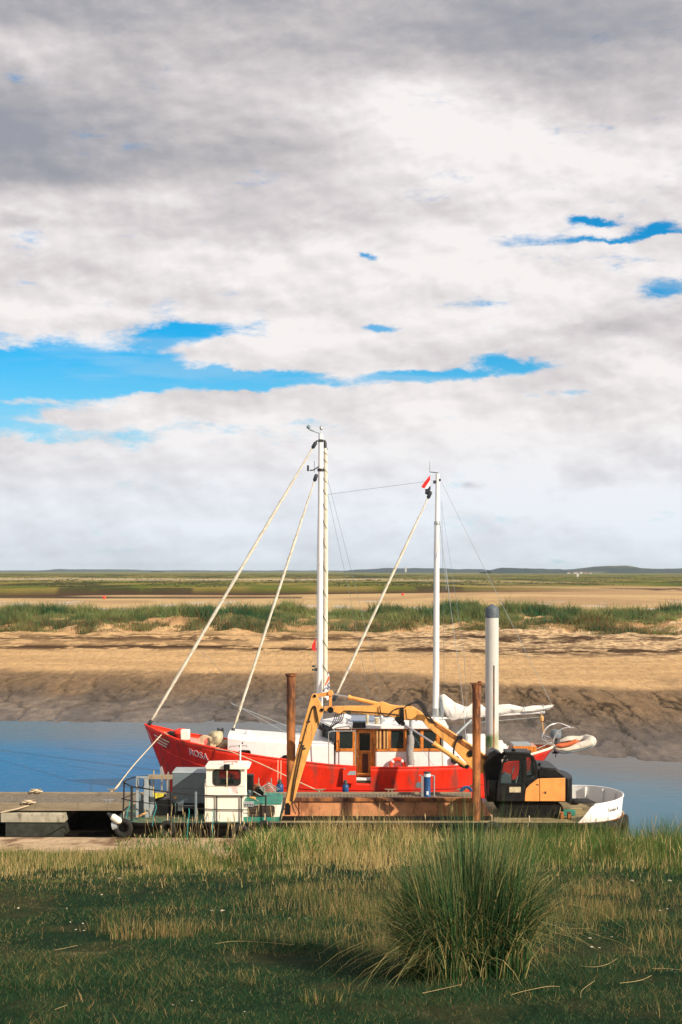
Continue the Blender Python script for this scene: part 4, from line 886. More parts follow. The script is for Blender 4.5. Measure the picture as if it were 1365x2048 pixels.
    for k in range(15): z0 = Z_(1392+k*2.6, BY); fr.tube([(X_(878.5, BY), BY-.1, z0+.05), (X_(881.5, BY), BY-.18, z0-.02), (X_(888-abs(k-7)*.4, BY), BY-.22, z0-.22)], .016, 4)
    fr.build('sail_lacing', M['greylite'], sl)
    MB().tube([P3(879, 1437, BY), P3(1090, 1424.5, BY)], .05, 8).build('mizzen_boom', M['mast'], rosa)
    # standing and running rigging
    wires = [((655, 989), (852, 963), BY, BY, .008), ((655, 955), (716, 1192), BY, BY-.5, .008), ((716, 1192), (775, 1440), BY-.5, BY-1.6, .006), ((655, 985), (700, 1190), BY, BY+.5, .008), ((700, 1190), (745, 1430), BY+.5, BY+1.4, .006), ((638, 945), (632, 1250), BY, BY-1.2, .009), ((632, 1250), (628, 1445), BY-1.2, BY-2.2, .009),
             ((884, 965), (1104, 1409), BY, BY, .010), ((881, 1050), (893, 1180), BY, BY-.8, .010), ((893, 1140), (899, 1189), BY-.8, BY-.8, .014), ((880, 1050), (926, 1398), BY, BY-.3, .010), ((926, 1398), (934, 1500), BY-.3, BY-1.5, .010), ((869, 1050), (868, 1430), BY, BY-1.6, .009), ((869, 1050), (866, 1430), BY, BY+1.4, .008),
             ((462, 1405), (599, 1480), BY, BY-1, .012), ((462, 1407), (640, 1478), BY, BY+.6, .012), ((402, 1300), (470, 1372), BY, BY, .006), ((693, 1335), (830, 1475), BY-.15, BY-1.9, .008), ((830, 1475), (868, 1532), BY-1.9, BY-2.4, .008),
             ((882, 1386), (878, 1420), BY, BY, .01), ((934, 1410), (928, 1300), BY, BY, .008), ((928, 1300), (884, 1010), BY, BY, .006), ((1084, 1434), (930, 1447), BY, BY, .014), ((884, 1000), (889, 1390), BY, BY-.2, .006)]
    for a, b, y0, y1, r in wires: MB().tube([P3(*a, y0), P3(*b, y1)], r, 5).build('rigging_wire', M['wire'] if r < .0095 else M['greylite'], rosa)
    MB().tube([P3(907, 1475, BY-1.2), P3(943, 1440, BY)], .05, 8).build('boom_crutch', M['greylite'], rosa)
    bl = MB(); bl.lathe([(.03, 0), (.09, .05), (.09, .22), (.03, .28)], P3(1084, 1439, BY)-Vector((0, 0, .1)), 8); bl.tube([P3(1083, 1423, BY), P3(1084, 1438, BY), P3(1087, 1466, BY)], .012, 5); bl.tube([P3(1084, 1438, BY), P3(1090, 1466, BY)], .012, 5); bl.build('mainsheet_block', M['slat'], rosa)
    # stern davits and pushpit
    D1 = [P3(1085, 1476, 65.3), P3(1090, 1461, 65.4), P3(1100, 1451, 65.5), P3(1112, 1447, 65.6), P3(1121, 1447, 65.6), P3(1130, 1450, 65.6), P3(1142, 1455, 65.6)]
    D2 = [P3(1107, 1493, 64.1), P3(1107.5, 1483, 64.1), P3(1112, 1471, 64.1), P3(1120, 1461, 64.1), P3(1131, 1456, 64.1), P3(1148, 1455.5, 64.1)]
    for dd, yb in ((D1, 65.3), (D2, 64.1)): MB().tube(bez(dd, 6), .036, 10).build('davit', M['inox'], rosa)
    pp = MB()
    for a, b in (((1085, 1492, 65.5), (1085, 1468, 65.5)), ((1085, 1470, 65.5), (1105, 1476, 65.2)), ((1085, 1480, 65.5), (1106, 1482, 65.2)), ((1104, 1494, 65.0), (1104, 1474, 65.0)), ((1088, 1470, 65.6), (1097, 1494, 65.4)), ((1084, 1478, 64.6), (1106, 1489, 64.3)), ((1070, 1500, 63.9), (1104, 1484, 64.6))):
        pp.tube([P3(*a), P3(*b)], .02, 6)
    pp.build('stern_rail_frame', M['inox'], rosa)
rig()
def flag(nm, polys, Y, label):
    root = thing(nm, tuple(P3(polys[0][1][0][0], polys[0][1][0][1], Y)), label, 'flag')
    for pn, pts, mt in polys:
        m = MB(); m.pprism(pts, Y, .012); o = m.build(pn, M[mt], root)
    return root
flag('flag', [('red_band', [(860.5, 950), (860.8, 960), (849, 977), (843, 974), (848, 966)], 'flagred'), ('white_band', [(860.8, 960.5), (861, 968), (856, 977), (851, 977.5)], 'flagwhite'),
              ('dark_band', [(861, 971), (862, 977), (860, 984), (857, 990), (850.5, 988), (851, 978), (856, 977.5)], 'flagdark')], BY-.05, 'red, white and dark striped flag hanging near the mizzen masthead')
flag('pennant', [('cloth', [(632.5, 1277), (632.5, 1303), (630.5, 1303), (623.5, 1298), (624.5, 1291), (630.5, 1278)], 'flagred')], BY-.3, 'small plain red flag beside the lower main mast')
fo = flag('flag', [('white_cloth', [(658, 1346), (659.5, 1352), (659.3, 1397), (655, 1401), (647, 1385), (650, 1370)], 'flagwhite'), ], BY-.4, 'white flag with orange corner and blue rings behind the digger arm')
m_ = MB(); m_.pprism([(657.5, 1352), (659.5, 1353), (659, 1360), (651.5, 1372), (650.5, 1370)], BY-.416, .012); m_.build('orange_corner', M['flagorange'], fo)
m_ = MB()
for (cx_, cz_, a0_, a1_) in ((661.5, 1370, 110, 250), (653.5, 1381, 20, 200)):
    m_.tube([P3(cx_+6*.8*math.cos(R(a)), cz_-7*.8*math.sin(R(a)), BY-.42) for a in np.linspace(a0_, a1_, 9)], .016, 5)
m_.build('blue_ring', M['flagblue'], fo)

# things carried on the ketch
lr = thing('life_ring', tuple(P3(795, 1531, 62.3)), 'red life ring with white bands hanging on the white cabin side', 'life ring')
c_ = P3(795.5, 1531.5, 62.55)
MB().torus(c_, .29, .085, 'Y', 36, 10).build('ring_float', M['ring'], lr)
m_ = MB()
for a in (45, 135, 225, 315): m_.torus(c_, .29, .092, 'Y', 3, 10, R(a-9), R(a+9))
m_.build('white_band', M['flagwhite'], lr)
m_ = MB(); m_.tube(bez([c_+Vector((-.1, -.03, .1)), c_+Vector((-.05, -.06, -.05)), c_+Vector((.1, -.05, .02)), c_+Vector((.0, -.06, .1))], 5), .022, 6); m_.build('grab_line', M['red2'], lr)
tp = MB(); random.seed(3)
for (px, py, w_, h_, d_) in ((432, 1478, 15, 15, .5), (424, 1490, 9, 9, .4), (446, 1488, 11, 8, .4), (438, 1497, 12, 4, .4)):
    rows = []
    for k in range(9):
        t = k/8; an = math.pi*t; row = []
        for j in range(14):
            a = 2*math.pi*j/14; rr_ = math.sin(an)**.55; q = 1+.16*math.sin(3*a+k)+.1*random.random()
            row.append((X_(px, 63.6)+w_*.0226*rr_*math.cos(a)*q, 63.7+d_*rr_*math.sin(a)*q, Z_(py, 63.6)-h_*.0224*math.cos(an)*(1+.06*math.sin(j*2))))
        rows.append(row)
    tp.grid(rows, closed=True)
tag(tp.build('canvas_bundle', M['tarp'], ang=60), 'crumpled beige canvas bundle on the foredeck of the red ketch', 'canvas')
rc = MB()
for k in range(5): rc.torus((X_(410+k*2.2, 63.3), 63.3, Z_(1483+k*.9, 63.3)), .27, .022, 'Y', 20, 5, R(-10), R(190)); rc.tube([(X_(410+k*2.2, 63.3)+.27, 63.3, Z_(1484+k*.9, 63.3)), (X_(411+k*2.2, 63.3)+.25, 63.25, Z_(1494+k*.9, 63.3))], .022, 5); rc.tube([(X_(410+k*2.2, 63.3)-.27, 63.3, Z_(1484+k*.9, 63.3)), (X_(409+k*2.2, 63.3)-.24, 63.25, Z_(1494+k*.6, 63.3))], .022, 5)
tag(rc.build('coiled_rope', M['rope']), 'pale rope coil hung over the foredeck rail of the red ketch', 'rope')
# inflatable dinghy on the davits
dg = thing('inflatable_dinghy', tuple(P3(1140, 1505, 65)), 'pale inflatable dinghy with orange floor hanging tilted from the stern davits', 'dinghy')
def dtube(pix, Y, r, nm, mt, n=12):
    pts = bez([P3(*p, Y) for p in pix], 6); m = len(pts); rr = [r*(.35+.65*min(1, 5*k/m))*(1-.35*max(0, (k/m-.85)/.15)) for k in range(m)]
    return MB().tube(pts, rr, n).build(nm, M[mt], dg)
dtube([(1107, 1494), (1122, 1499), (1145, 1497), (1168, 1490), (1181, 1486), (1187, 1484)], 64.3, .19, 'near_air_tube', 'inflat')
dtube([(1120, 1483), (1140, 1480), (1160, 1480), (1176, 1478), (1184, 1481)], 65.7, .19, 'far_air_tube', 'inflat')
m_ = MB(); m_.tube(bez([P3(1173, 1479, 65.7), P3(1181, 1481, 65.3), P3(1183, 1483, 64.9), P3(1180, 1486, 64.4)], 6), .24, 12); m_.build('bow_air_tube', M['inflat'], dg)
m_ = MB(); m_.add([P3(1108, 1493, 64.5), P3(1128, 1496, 64.5), P3(1160, 1490, 64.5), P3(1165, 1482, 65.5), P3(1140, 1482, 65.5), P3(1120, 1486, 65.5)], [(0, 1, 2, 3, 4, 5)]); m_.build('floor', M['inflred'], dg, solid=.06)
dtube([(1112, 1490.5), (1126, 1491), (1142, 1487), (1154, 1481)], 64.12, .10, 'side_patch', 'inflred')
m_ = MB(); m_.tube([P3(1113, 1497, 64.06), P3(1140, 1500, 64.03), P3(1165, 1495, 64.03), P3(1188, 1487, 64.1)], .02, 5); m_.build('lifeline', M['rope'], dg)
om = thing('outboard_motor', tuple(P3(1112, 1472, 65)), 'grey outboard motor standing between the stern davits', 'outboard motor')
m_ = MB(); p = P3(1112, 1467, 65); m_.add([], []); m_.lathe([(.10, -.02), (.23, .02), (.26, .14), (.25, .30), (.19, .38), (.07, .40)], p-Vector((0, 0, .22)), 16); m_.build('cowling', M['greyblue'], om)
m_ = MB(); m_.box(p+Vector((-.08, -.08, -.85)), p+Vector((.08, .08, -.22))); m_.build('leg', M['darkfit'], om, .02)
m_ = MB(); m_.box(p+Vector((-.16, -.04, -.92)), p+Vector((.12, .04, -.85))); m_.lathe([(.03, -.02), (.12, 0), (.03, .02)], p+Vector((.0, 0, -1.0)), 10, 'X'); m_.build('propeller', M['darkfit'], om)
# ================================================================ pontoon
PT = .50
pon = thing('pontoon', (-5, 59, 0), 'long weathered timber pontoon on concrete floats between the red ketch and the work barge', 'pontoon')
px0, px1 = -17.5, 5.55; pn_, pf_ = 57.75, 60.7
m_ = MB(); x = px0
while x < px1-.15:
    m_.box((x, pn_+.12, PT-.05), (x+.135, pf_-.12, PT+.006*math.sin(x*31))); x += .152
m_.build('deck_boards', M['wood'], pon)
m_ = MB(); m_.box((px0, pn_, PT-.24), (px1, pn_+.12, PT+.07)); m_.build('side_beam', M['woodl'], pon, .01)
m_ = MB(); m_.box((px0, pf_-.12, PT-.30), (px1, pf_, PT+.07)); m_.build('side_beam', M['woodl'], pon, .01)
for a, b in ((4, 132), (-330, -120), (270, 400), (480, 610), (700, 830)):
    m_ = MB(); m_.box((X_(a, pn_), pn_-.25, -.18), (X_(b, pn_), pf_+.1, PT-.31)); fl = m_.build('float', M['concrete'], pon, .03)
    m_ = MB(); m_.box((X_(a+10, pn_), pn_-.20, -.75), (X_(b, pn_)-.05, pf_, -.19)); m_.build('float_skirt', M['wetconcrete'], fl)
def cleat(p, parent, mt='rope'):
    m = MB(); p = Vector(p); m.box(p+Vector((-.10, -.03, 0)), p+Vector((-.05, .03, .10))); m.box(p+Vector((.05, -.03, 0)), p+Vector((.10, .03, .10))); m.tube([p+Vector((-.24, 0, .13)), p+Vector((-.12, 0, .11)), p+Vector((.12, 0, .11)), p+Vector((.24, 0, .13))], [.015, .03, .03, .015], 6)
    return m.build('cleat', M[mt], parent)
for px, Y in ((60, pn_+.06), (217, pn_+.06), (73, pf_-.06), (225, pf_-.06), (641, pf_-.06), (781, pf_-.06), (925, pf_-.06)): cleat((X_(px, Y), Y, PT+.07), pon, 'steel' if px == 217 else 'woodl')
# service pedestal
sp_ = thing('service_pedestal', at(855, 1588, 59.9), 'blue pontoon service pedestal with white top between two grey rails', 'pedestal')
yy = 59.9; x = X_(855, yy)
MB().lathe([(.15, 0), (.15, .05), (.145, .06), (.145, .84)], (x, yy, PT), 18).build('blue_column', M['blue'], sp_)
MB().lathe([(.14, .84), (.14, .98)], (x, yy, PT), 18).build('lamp_band', M['flagwhite'], sp_)
MB().lathe([(.15, .98), (.16, 1.0), (.15, 1.04), (.05, 1.05)], (x, yy, PT), 18).build('cap', M['darkfit'], sp_)
m_ = MB(); m_.box((x-.04, yy-.155, PT+.10), (x+.04, yy-.14, PT+.24)); m_.build('socket_plate', M['flagwhite'], sp_)
m_ = MB(); m_.box((x-.26, yy-.06, PT), (x-.16, yy+.02, PT+.86)); m_.tube([(x-.34, yy, PT+.9), (x-.2, yy, PT+.88)], .02, 6); m_.build('hose_post', M['steel'], sp_)
m_ = MB(); m_.tube(bez([(x+.29, yy, PT), (x+.29, yy, PT+.8), (x+.25, yy, PT+.87), (x+.15, yy, PT+.88)], 5), .03, 8); m_.build('guard_rail', M['steel'], sp_)
m_ = MB(); m_.lathe([(.12, -.05), (.13, 0), (.12, .06)], (x-.36, yy, PT+.48), 14, 'Y'); m_.build('hose_reel', M['greyblue'], sp_)

# ================================================================ piles
def pile(name, px, py, Y, r, mt, label, kind):
    x = X_(px, Y); z = Z_(py, Y); root = thing(name, (x, Y, -2), label, 'pile')
    m = MB(); n = 16
    m.tube([(x, Y, -3), (x, Y, -1), (x, Y, 1), (x, Y, 3), (x, Y, z-(.4 if kind else .12))], r, 22); m.build('shaft', M[mt], root)
    return root, x, z
M['whitepile'] = None
def whitepile_mat():
    m = bpy.data.materials.new('algae_stained_pile'); m.use_nodes = True; T = NT(m.node_tree); b = T.n['Principled BSDF']
    geo = T.new('ShaderNodeTexCoord').outputs['Object']; s_ = T.new('ShaderNodeSeparateXYZ'); T.l.new(geo, s_.inputs[0])
    z = s_.outputs[2]; n = T.noise(T.scalev(geo, 1, 1, .35), 2.6, 6, .65); n2 = T.noise(geo, 1.1, 4, .6); n3 = T.noise(T.scalev(geo, 2, 2, .15), 3, 5, .6)
    c = T.mix(n, (.40, .39, .36, 1), (.66, .65, .62, 1))
    c = T.mix(T.smooth(n3, .55, .72, 0, .5), c, (.33, .31, .27, 1))
    zz = T.m('ADD', z, T.m('MULTIPLY', T.m('SUBTRACT', n2, .5), 1.6))
    ye = T.m('MULTIPLY', T.smooth(zz, 5.0, 5.6, 1, 0), .55)
    c = T.mix(ye, c, (.44, .40, .16, 1))
    band = T.m('MULTIPLY', T.smooth(zz, 4.6, 4.9), T.smooth(zz, 5.2, 5.5, 1, 0)); side = T.smooth(s_.outputs[0], -.25, .25, 1, .45)
    c = T.mix(T.m('MULTIPLY', T.m('MULTIPLY', band, side), T.smooth(n, .35, .6)), c, (.05, .13, .025, 1))
    T.put(b.inputs['Base Color'], c); b.inputs['Roughness'].default_value = .65; return m
M['whitepile'] = whitepile_mat()
WP, x, z = pile('mooring_pile', 984.5, 1214, 58.6, .275, 'whitepile', 'tall thick white pile with green weed stain and dark conical cap', 1)
M['whitepile'].name = 'algae_stained_pile'
m_ = MB(); m_.lathe([(.285, -.44), (.285, -.08), (.26, -.02), (.06, .10), (.01, .12)], (x, 58.6, z), 20); m_.build('cap', M['navy'], WP)
m_ = MB(); m_.box((x+.03, 58.6-.285, 0), (x+.075, 58.6-.262, Z_(1330, 58.6))); m_.build('rusty_seam', M['rust'], WP)
RP, x, z = pile('mooring_pile', 582.5, 1347, 57.3, .175, 'rust', 'slim rusty steel pile standing left of the digger arm', 0)
m_ = MB(); m_.lathe([(.175, -.13), (.22, -.10), (.22, -.02), (.12, .0)], (x, 57.3, z), 20); m_.box((x-.24, 57.1, z-.03), (x+.24, 57.5, z)); m_.build('cap', M['rust'], RP)
RQ, x, z = pile('mooring_pile', 953.5, 1366, 53.0, .155, 'rust', 'rusty orange steel pile standing just left of the digger cab', 0)
m_ = MB(); m_.lathe([(.15, -.30), (.18, -.10), (.18, -.04), (.1, .0)], (x, 53.0, z), 20); m_.box((x-.23, 52.8, z-.04), (x+.23, 53.2, z)); m_.lathe([(.06, 0), (.09, .04), (.03, .08)], (x+.12, 53.0, z), 8); m_.build('cap', M['rust'], RQ)

# ================================================================ work barge
bg = thing('work_barge', (1, 55, 0), 'black hulled flat work barge with white wheelhouse, open rusty hold and white curved bow bulwark', 'barge')
BN, BF = 52.55, 57.3; BD = .70; BX0, BX1 = X_(236, 53.5), 8.75
def bowx(y, ex=2.0):
    c = (BN+BF)/2; h = (BF-BN)/2; t = min(1, abs(y-c)/h); return BX1+ex*math.sqrt(max(0, 1-t*t))
def outline(off=0., ex=2.0):
    P = [(BX0+.9, BN-off), (BX0+.3, BN+.35-off), (BX0-off, BN+1.2), (BX0-off, BF-1.2), (BX0+.3, BF-.35+off), (BX0+.9, BF+off)]
    P = P[::-1]; B = []
    c = (BN+BF)/2; h = (BF-BN)/2+off
    for k in range(25):
        a = -math.pi/2+math.pi*k/24; B.append((BX1+(ex+off)*math.cos(a), c+h*math.sin(a)))
    return B+P
hx0, hx1 = X_(566, 52.95), X_(985, 52.95)
m_ = MB(); ol = outline(); n = len(ol)
top = [(x, y, BD-.02) for x, y in ol]; bot = [(x*.985, 55+(y-55)*.93, -.55) for x, y in ol]
m_.add(top+bot, [(i, (i+1) % n, (i+1) % n+n, i+n) for i in range(n)]+[tuple(range(2*n-1, n-1, -1))])
m_.f = [f[::-1] for f in m_.f]; m_.build('hull', M['hullblack'], bg)
m_ = MB(); m_.tube([(x, y, BD-.07) for x, y in outline(.03)]+[(*outline(.03)[0], BD-.07)], .075, 8); m_.build('rubbing_strake', M['hullblack'], bg)
# deck with the hold left open
m_ = MB()
lft = [(x, y) for x, y in ol if x < 0]; 
P_ = [(hx0-.05, BN)]+[(hx0-.05, BF)]+[p for p in ol if p[0] < 0]
m_.zprism(P_, BD-.05, BD+.004); m_.build('after_deck', M['green'], bg)
m_ = MB(); P_ = [(hx1+.05, BF)]+[(hx1+.05, BN)]+[p for p in ol if p[0] > 8]; m_.zprism(P_, BD-.05, BD+.004); m_.build('fore_deck', M['tan'], bg)
m_ = MB(); m_.box((hx0-.05, BN, BD-.05), (hx1+.05, BN+.40, BD+.002)); m_.build('side_deck', M['tan'], bg)
m_ = MB(); m_.box((hx0-.05, BN+.40, BD-.05), (hx1+.05, BN+.46, BD+.17)); m_.build('coaming', M['hullblack'], bg, .01)
m_ = MB(); m_.box((hx0, BF-.36, -.5), (hx1, BF-.30, BD+.20)); m_.box((hx0-.04, BN+.46, -.5), (hx0, BF-.3, BD+.1)); m_.box((hx1, BN+.46, -.5), (hx1+.04, BF-.3, BD+.1)); m_.build('hold_wall', M['rustplate'], bg)
m_ = MB(); m_.box((hx0, BF-.44, BD+.08), (hx1, BF-.2, BD+.22)); m_.build('far_coaming', M['rust'], bg, .01)
m_ = MB(); m_.box((hx0, BN+.46, -.52), (hx1, BF-.36, -.46)); m_.build('hold_floor', M['rustplate'], bg)
for a in (600, 690, 780, 870):
    m_ = MB(); m_.box((X_(a, BF), BF-.41, -.5), (X_(a+3, BF), BF-.36, BD+.14)); m_.build('stiffener', M['rustplate'], bg)
# bow bulwark
bm = MB(); c = (BN+BF)/2; rows = [[], [], [], []]
for k in range(41):
    a = -math.pi/2+math.pi*k/40; x = BX1+2.0*math.cos(a); y = c+(BF-BN)/2*math.sin(a); nx, ny = math.cos(a), math.sin(a)
    hgt = .62+.12*math.cos(a)
    t = k/40
    if t < .085: hgt *= t/.085
    for r_, (o_, z_) in zip(rows, ((.02, BD-.06), (.10, BD+max(hgt, .02)), (.06, BD+max(hgt, .02)+.001), (-.02, BD-.06))): r_.append((x+o_*nx+ (0), y+o_*ny, z_))
bm.grid(rows); bwk = bm.build('bow_bulwark', M['whitebow'], bg, ang=60)
m_ = MB()
for k in (28, 33, 38, 23):
    a = -math.pi/2+math.pi*k/40; x = BX1+1.95*math.cos(a); y = c+((BF-BN)/2-.05)*math.sin(a); m_ = MB(); m_.tube([(x, y, BD), (x+.05*math.cos(a), y+.05*math.sin(a), BD+.66)], .04, 6); m_.build('bulwark_stay', M['whitebow'], bwk)
m_ = MB(); m_.tube([(BX1+2.1*math.cos(a_), c+((BF-BN)/2+.08)*math.sin(a_), BD+.62+.12*math.cos(a_)) for a_ in np.linspace(-math.pi/2+.30, math.pi/2, 40)], .03, 6); m_.build('bulwark_cap', M['whitebow'], bwk)
m_ = MB(); m_.tube([(BX1+2.04*math.cos(a_), c+((BF-BN)/2+.04)*math.sin(a_), BD-.03) for a_ in np.linspace(-math.pi/2, math.pi/2, 40)], .035, 6); m_.build('rusty_edge', M['rust'], bwk)
# lettering wrapped round the bow
cu = bpy.data.curves.new('t', 'FONT'); cu.body = 'Tender 8'; cu.size = .20; cu.extrude = .002
to = bpy.data.objects.new('t', cu); col.objects.link(to); dg_ = bpy.context.evaluated_depsgraph_get(); tme = bpy.data.meshes.new_from_object(to.evaluated_get(dg_)); bpy.data.objects.remove(to)
mb = MB(); s0 = -.98                                   # start angle round the ellipse
def bowpt(s, z, off): 
    a = s; return (BX1+(2.0+off)*math.cos(a), c+((BF-BN)/2+off)*math.sin(a), z)
vs = []
for v in tme.vertices:
    a = s0+v.co.x/2.2; vs.append(bowpt(a, BD+.32+v.co.y, .02+.08*(.32+v.co.y)/.7+.012+v.co.z))
mb.add(vs, [tuple(p.vertices) for p in tme.polygons]); mb.build('name_letters', M['darkfit'], bwk, flat=True)
# bow deck gear
m_ = MB(); m_.box((X_(1118, 54.2), 54.2, BD+.004), (X_(1150, 54.2)+.3, 55.8, BD+.26)); m_.build('fore_hatch', M['tan'], bg, .02)
m_ = MB(); m_.box((X_(1122, 53.9), 53.95, BD+.02), (X_(1152, 53.9), 54.19, BD+.22)); m_.build('hatch_front', M['teal'], bg, .01)
m_ = MB(); m_.add([(9.0, 54.9, BD+.33), (9.9, 55.1, BD+.31), (9.7, 56.0, BD+.33), (8.9, 55.9, BD+.35)], [(0, 1, 2, 3)]); m_.build('rubber_mat', M['rubber'], bg, solid=.03)
for a in (1122, 1137): 
    m_ = MB(); m_.box((X_(a, 53.2), 53.2, BD), (X_(a+6, 53.2), 53.5, BD+.20)); m_.lathe([(.08, .2), (.10, .24), (.03, .28)], (X_(a+3, 53.2), 53.35, BD), 10); m_.build('bollard', M['rust'], bg)
# barge wheelhouse
WN, WF = 52.72, 53.95; wl, wr = X_(413, WN), X_(487, WN); wzt = Z_(1538.5, WN); zw0, zw1 = Z_(1569, WN), Z_(1541, WN); wx0, wx1 = X_(428, WN), X_(480, WN)
wh = MB(); zb = BD+.004; zmid = Z_(1572, WN)
def wallwin(mb, x0, x1, y0, y1, z0, z1, a0, a1, c0, c1):
    mb.box((x0, y0, z0), (x1, y1, c0)); mb.box((x0, y0, c1), (x1, y1, z1)); mb.box((x0, y0, c0), (a0, y1, c1)); mb.box((a1, y0, c0), (x1, y1, c1))
wallwin(wh, wl, wr+.05, WN, WN+.05, zmid, wzt, wx0, wx1, zw0, zw1)
wh.box((wl+.02, WN+.03, zb), (wr, WN+.05, zmid)); wallwin(wh, wl, wr+.05, WF-.05, WF, zb, wzt, wx0+.1, wx1-.05, zw0, zw1)
wh.box((wr-.04, WN+.051, zb), (wr, WF-.051, wzt)); wh.box((wl, WN+.051, zb), (wl+.04, WF-.051, zmid-.1)); wh.box((wl, WN+.051, zw1), (wl+.04, WF-.051, wzt)); wh.box((wl, WN+.051, zmid-.1), (wl+.04, WN+.3, zw1)); wh.box((wl, WF-.4, zmid-.1), (wl+.04, WF-.051, zw1))
whh = wh.build('wheelhouse', M['whiteold'], bg)
o_ = rrect(wx0-.045, zw0-.045, wx1+.045, zw1+.045, .14); i_ = rrect(wx0+.015, zw0+.015, wx1-.015, zw1-.015, .11)
for ya in (WN-.015, WF-.02):
    f = MB(); ring(f, o_, i_, ya, ya+.05); fr = f.build('window', M['rubber'], whh)
    if ya < 53.5:
        ring_ = MB(); cr_ = [(wx0-.05, zw0-.05), (wx1+.05, zw0-.05), (wx1+.05, zw1+.05), (wx0-.05, zw1+.05)]
    g = MB(); g.prism(i_, ya+.02, ya+.028); g.build('pane', M['glassc'], fr)
m_ = MB(); m_.box((X_(453.5, WN), WN-.03, zw0-.06), (X_(456, WN), WN-.015, zw1+.05)); m_.build('window_bar', M['tarp'], whh)
m_ = MB(); m_.box((wx0+.2, WN+.5, zw0-.3), (wx1-.3, WN+.9, zw0+.12)); m_.lathe([(.2, -.02), (.2, .02)], (wx1-.35, WN+.5, zw0+.12), 14, 'X'); m_.build('helm_console', M['cabblack'], whh)
rf = MB(); x0r, x1r = X_(412, WN), X_(498, WN)
rf.prism([(x0r-.02, wzt+.13), (x0r+.02, wzt+.02), (wr+.05, wzt+.005), (x1r-.05, wzt+.005), (x1r+.02, wzt+.04), (x1r+.02, wzt+.08), (x1r-.10, wzt+.14), ((x0r+x1r)/2, wzt+.155)], WN-.12, WF+.12); rf.build('roof', M['whiteold'], whh, .015)
m_ = MB(); m_.box((X_(448, WN-.2), WN-.26, wzt+.02), (X_(460, WN-.2), WN-.121, wzt+.21)); m_.build('floodlight', M['cabblack'], whh, .02)
m_ = MB(); p = Vector(at(449, 1524, WN)); m_.tube([p, p+Vector((.48, 0, .02))], .02, 6); m_.lathe([(.05, -.02), (.05, .02)], p+Vector((.0, 0, .0)), 8, 'X'); m_.lathe([(.06, -.02), (.06, .02)], p+Vector((.46, 0, .02)), 8, 'X'); m_.tube([p+Vector((.3, 0, 0)), p+Vector((.3, 0, -.12))], .02, 5); m_.build('horn', M['pink'], whh)
MB().tube([at(481, 1530, 53.4), at(481.5, 1489, 53.4)], .028, 8).build('aerial_post', M['white'], whh)
m_ = MB(); m_.box(at(478, 1494, 53.38), Vector(at(481, 1491, 53.38))+Vector((0, .1, 0))); m_.box(Vector(at(484, 1488, 53.38)), Vector(at(486.5, 1485, 53.38))+Vector((0, .1, 0))); m_.build('nav_light', M['darkfit'], whh)
# faded notice: a block of unreadable red print, and stains
nt = MB(); nt.box((X_(456, WN), WN+.022, Z_(1587, WN)), (X_(477, WN), WN+.028, Z_(1572.5, WN))); no = nt.build('notice', M['flagwhite'], whh)
m_ = MB()
for r_, (a, b) in enumerate(((457, 476), (463, 476), (463.5, 475), (464, 476), (464, 475), (466, 476))): m_.box((X_(a, WN), WN+.018, Z_(1574.6+r_*2, WN)), (X_(b, WN), WN+.021, Z_(1573.6+r_*2, WN)))
m_.box((X_(473, WN), WN+.018, Z_(1586.5, WN)), (X_(476, WN), WN+.021, Z_(1584, WN))); m_.build('red_print', M['pink'], no)
m_ = MB(); m_.tube([(wl-.03, WN+.06, BD), (wl-.03, WN+.06, zmid+.1)], .035, 6); m_.tube([(wl-.05, WN+.35, BD), (wl-.05, WN+.35, zmid+.2)], .03, 6); m_.build('pipe', M['whiteold'], whh)
# engine casing with sloping green top
EN, EF = 52.85, 54.9; ex0, ex1 = wr+.002, X_(562, EN); ez = Z_(1609, EN)
m_ = MB(); m_.prism([(ex0, BD+.16), (ex1-.05, BD+.16), (ex1, ez), (ex0, ez)], EN, EF); ec = m_.build('engine_casing', M['whiteold'], bg, .01)
m_ = MB(); m_.box((ex0, EN-.03, BD+.004), (ex1-.07, EF, BD+.158)); m_.build('casing_plinth', M['teal'], ec)
m_ = MB(); m_.add([(ex0, EN-.02, ez+.003), (ex1+.02, EN-.02, ez+.003), (ex1+.02, EN-.02, ez+.05), (ex0, EN-.02, ez+.05), (ex0, EF, ez+.003), (ex1+.02, EF, ez+.003), (ex1-.12, EF, ez+.12), (ex0, EF, ez+.12)], [(0, 1, 2, 3), (5, 4, 7, 6), (3, 2, 6, 7), (0, 4, 5, 1), (1, 5, 6, 2), (4, 0, 3, 7)]); m_.build('casing_top', M['teal'], ec)
o_ = rrect(X_(497, EN), Z_(1633, EN), X_(550, EN), Z_(1610.5, EN), .10); i_ = rrect(X_(498.5, EN), Z_(1631.5, EN), X_(548.5, EN), Z_(1612, EN), .08)
f = MB(); ring(f, o_, i_, EN-.03, EN-.002); fr = f.build('window', M['rubber'], ec); g = MB(); g.prism(i_, EN-.02, EN-.004); g.build('pane', M['inside'], fr)
m_ = MB(); m_.box((ex0+.01, EN-.06, ez-.07), (X_(508, EN), EN-.021, ez+.12)); pn2 = m_.build('louvre_panel', M['greylite'], ec, .01)
m_ = MB()
for a in (490, 495, 500, 505): m_.box((X_(a, EN), EN-.068, ez-.03), (X_(a+2.5, EN), EN-.0601, ez+.03))
m_.build('louvre', M['darkfit'], pn2)
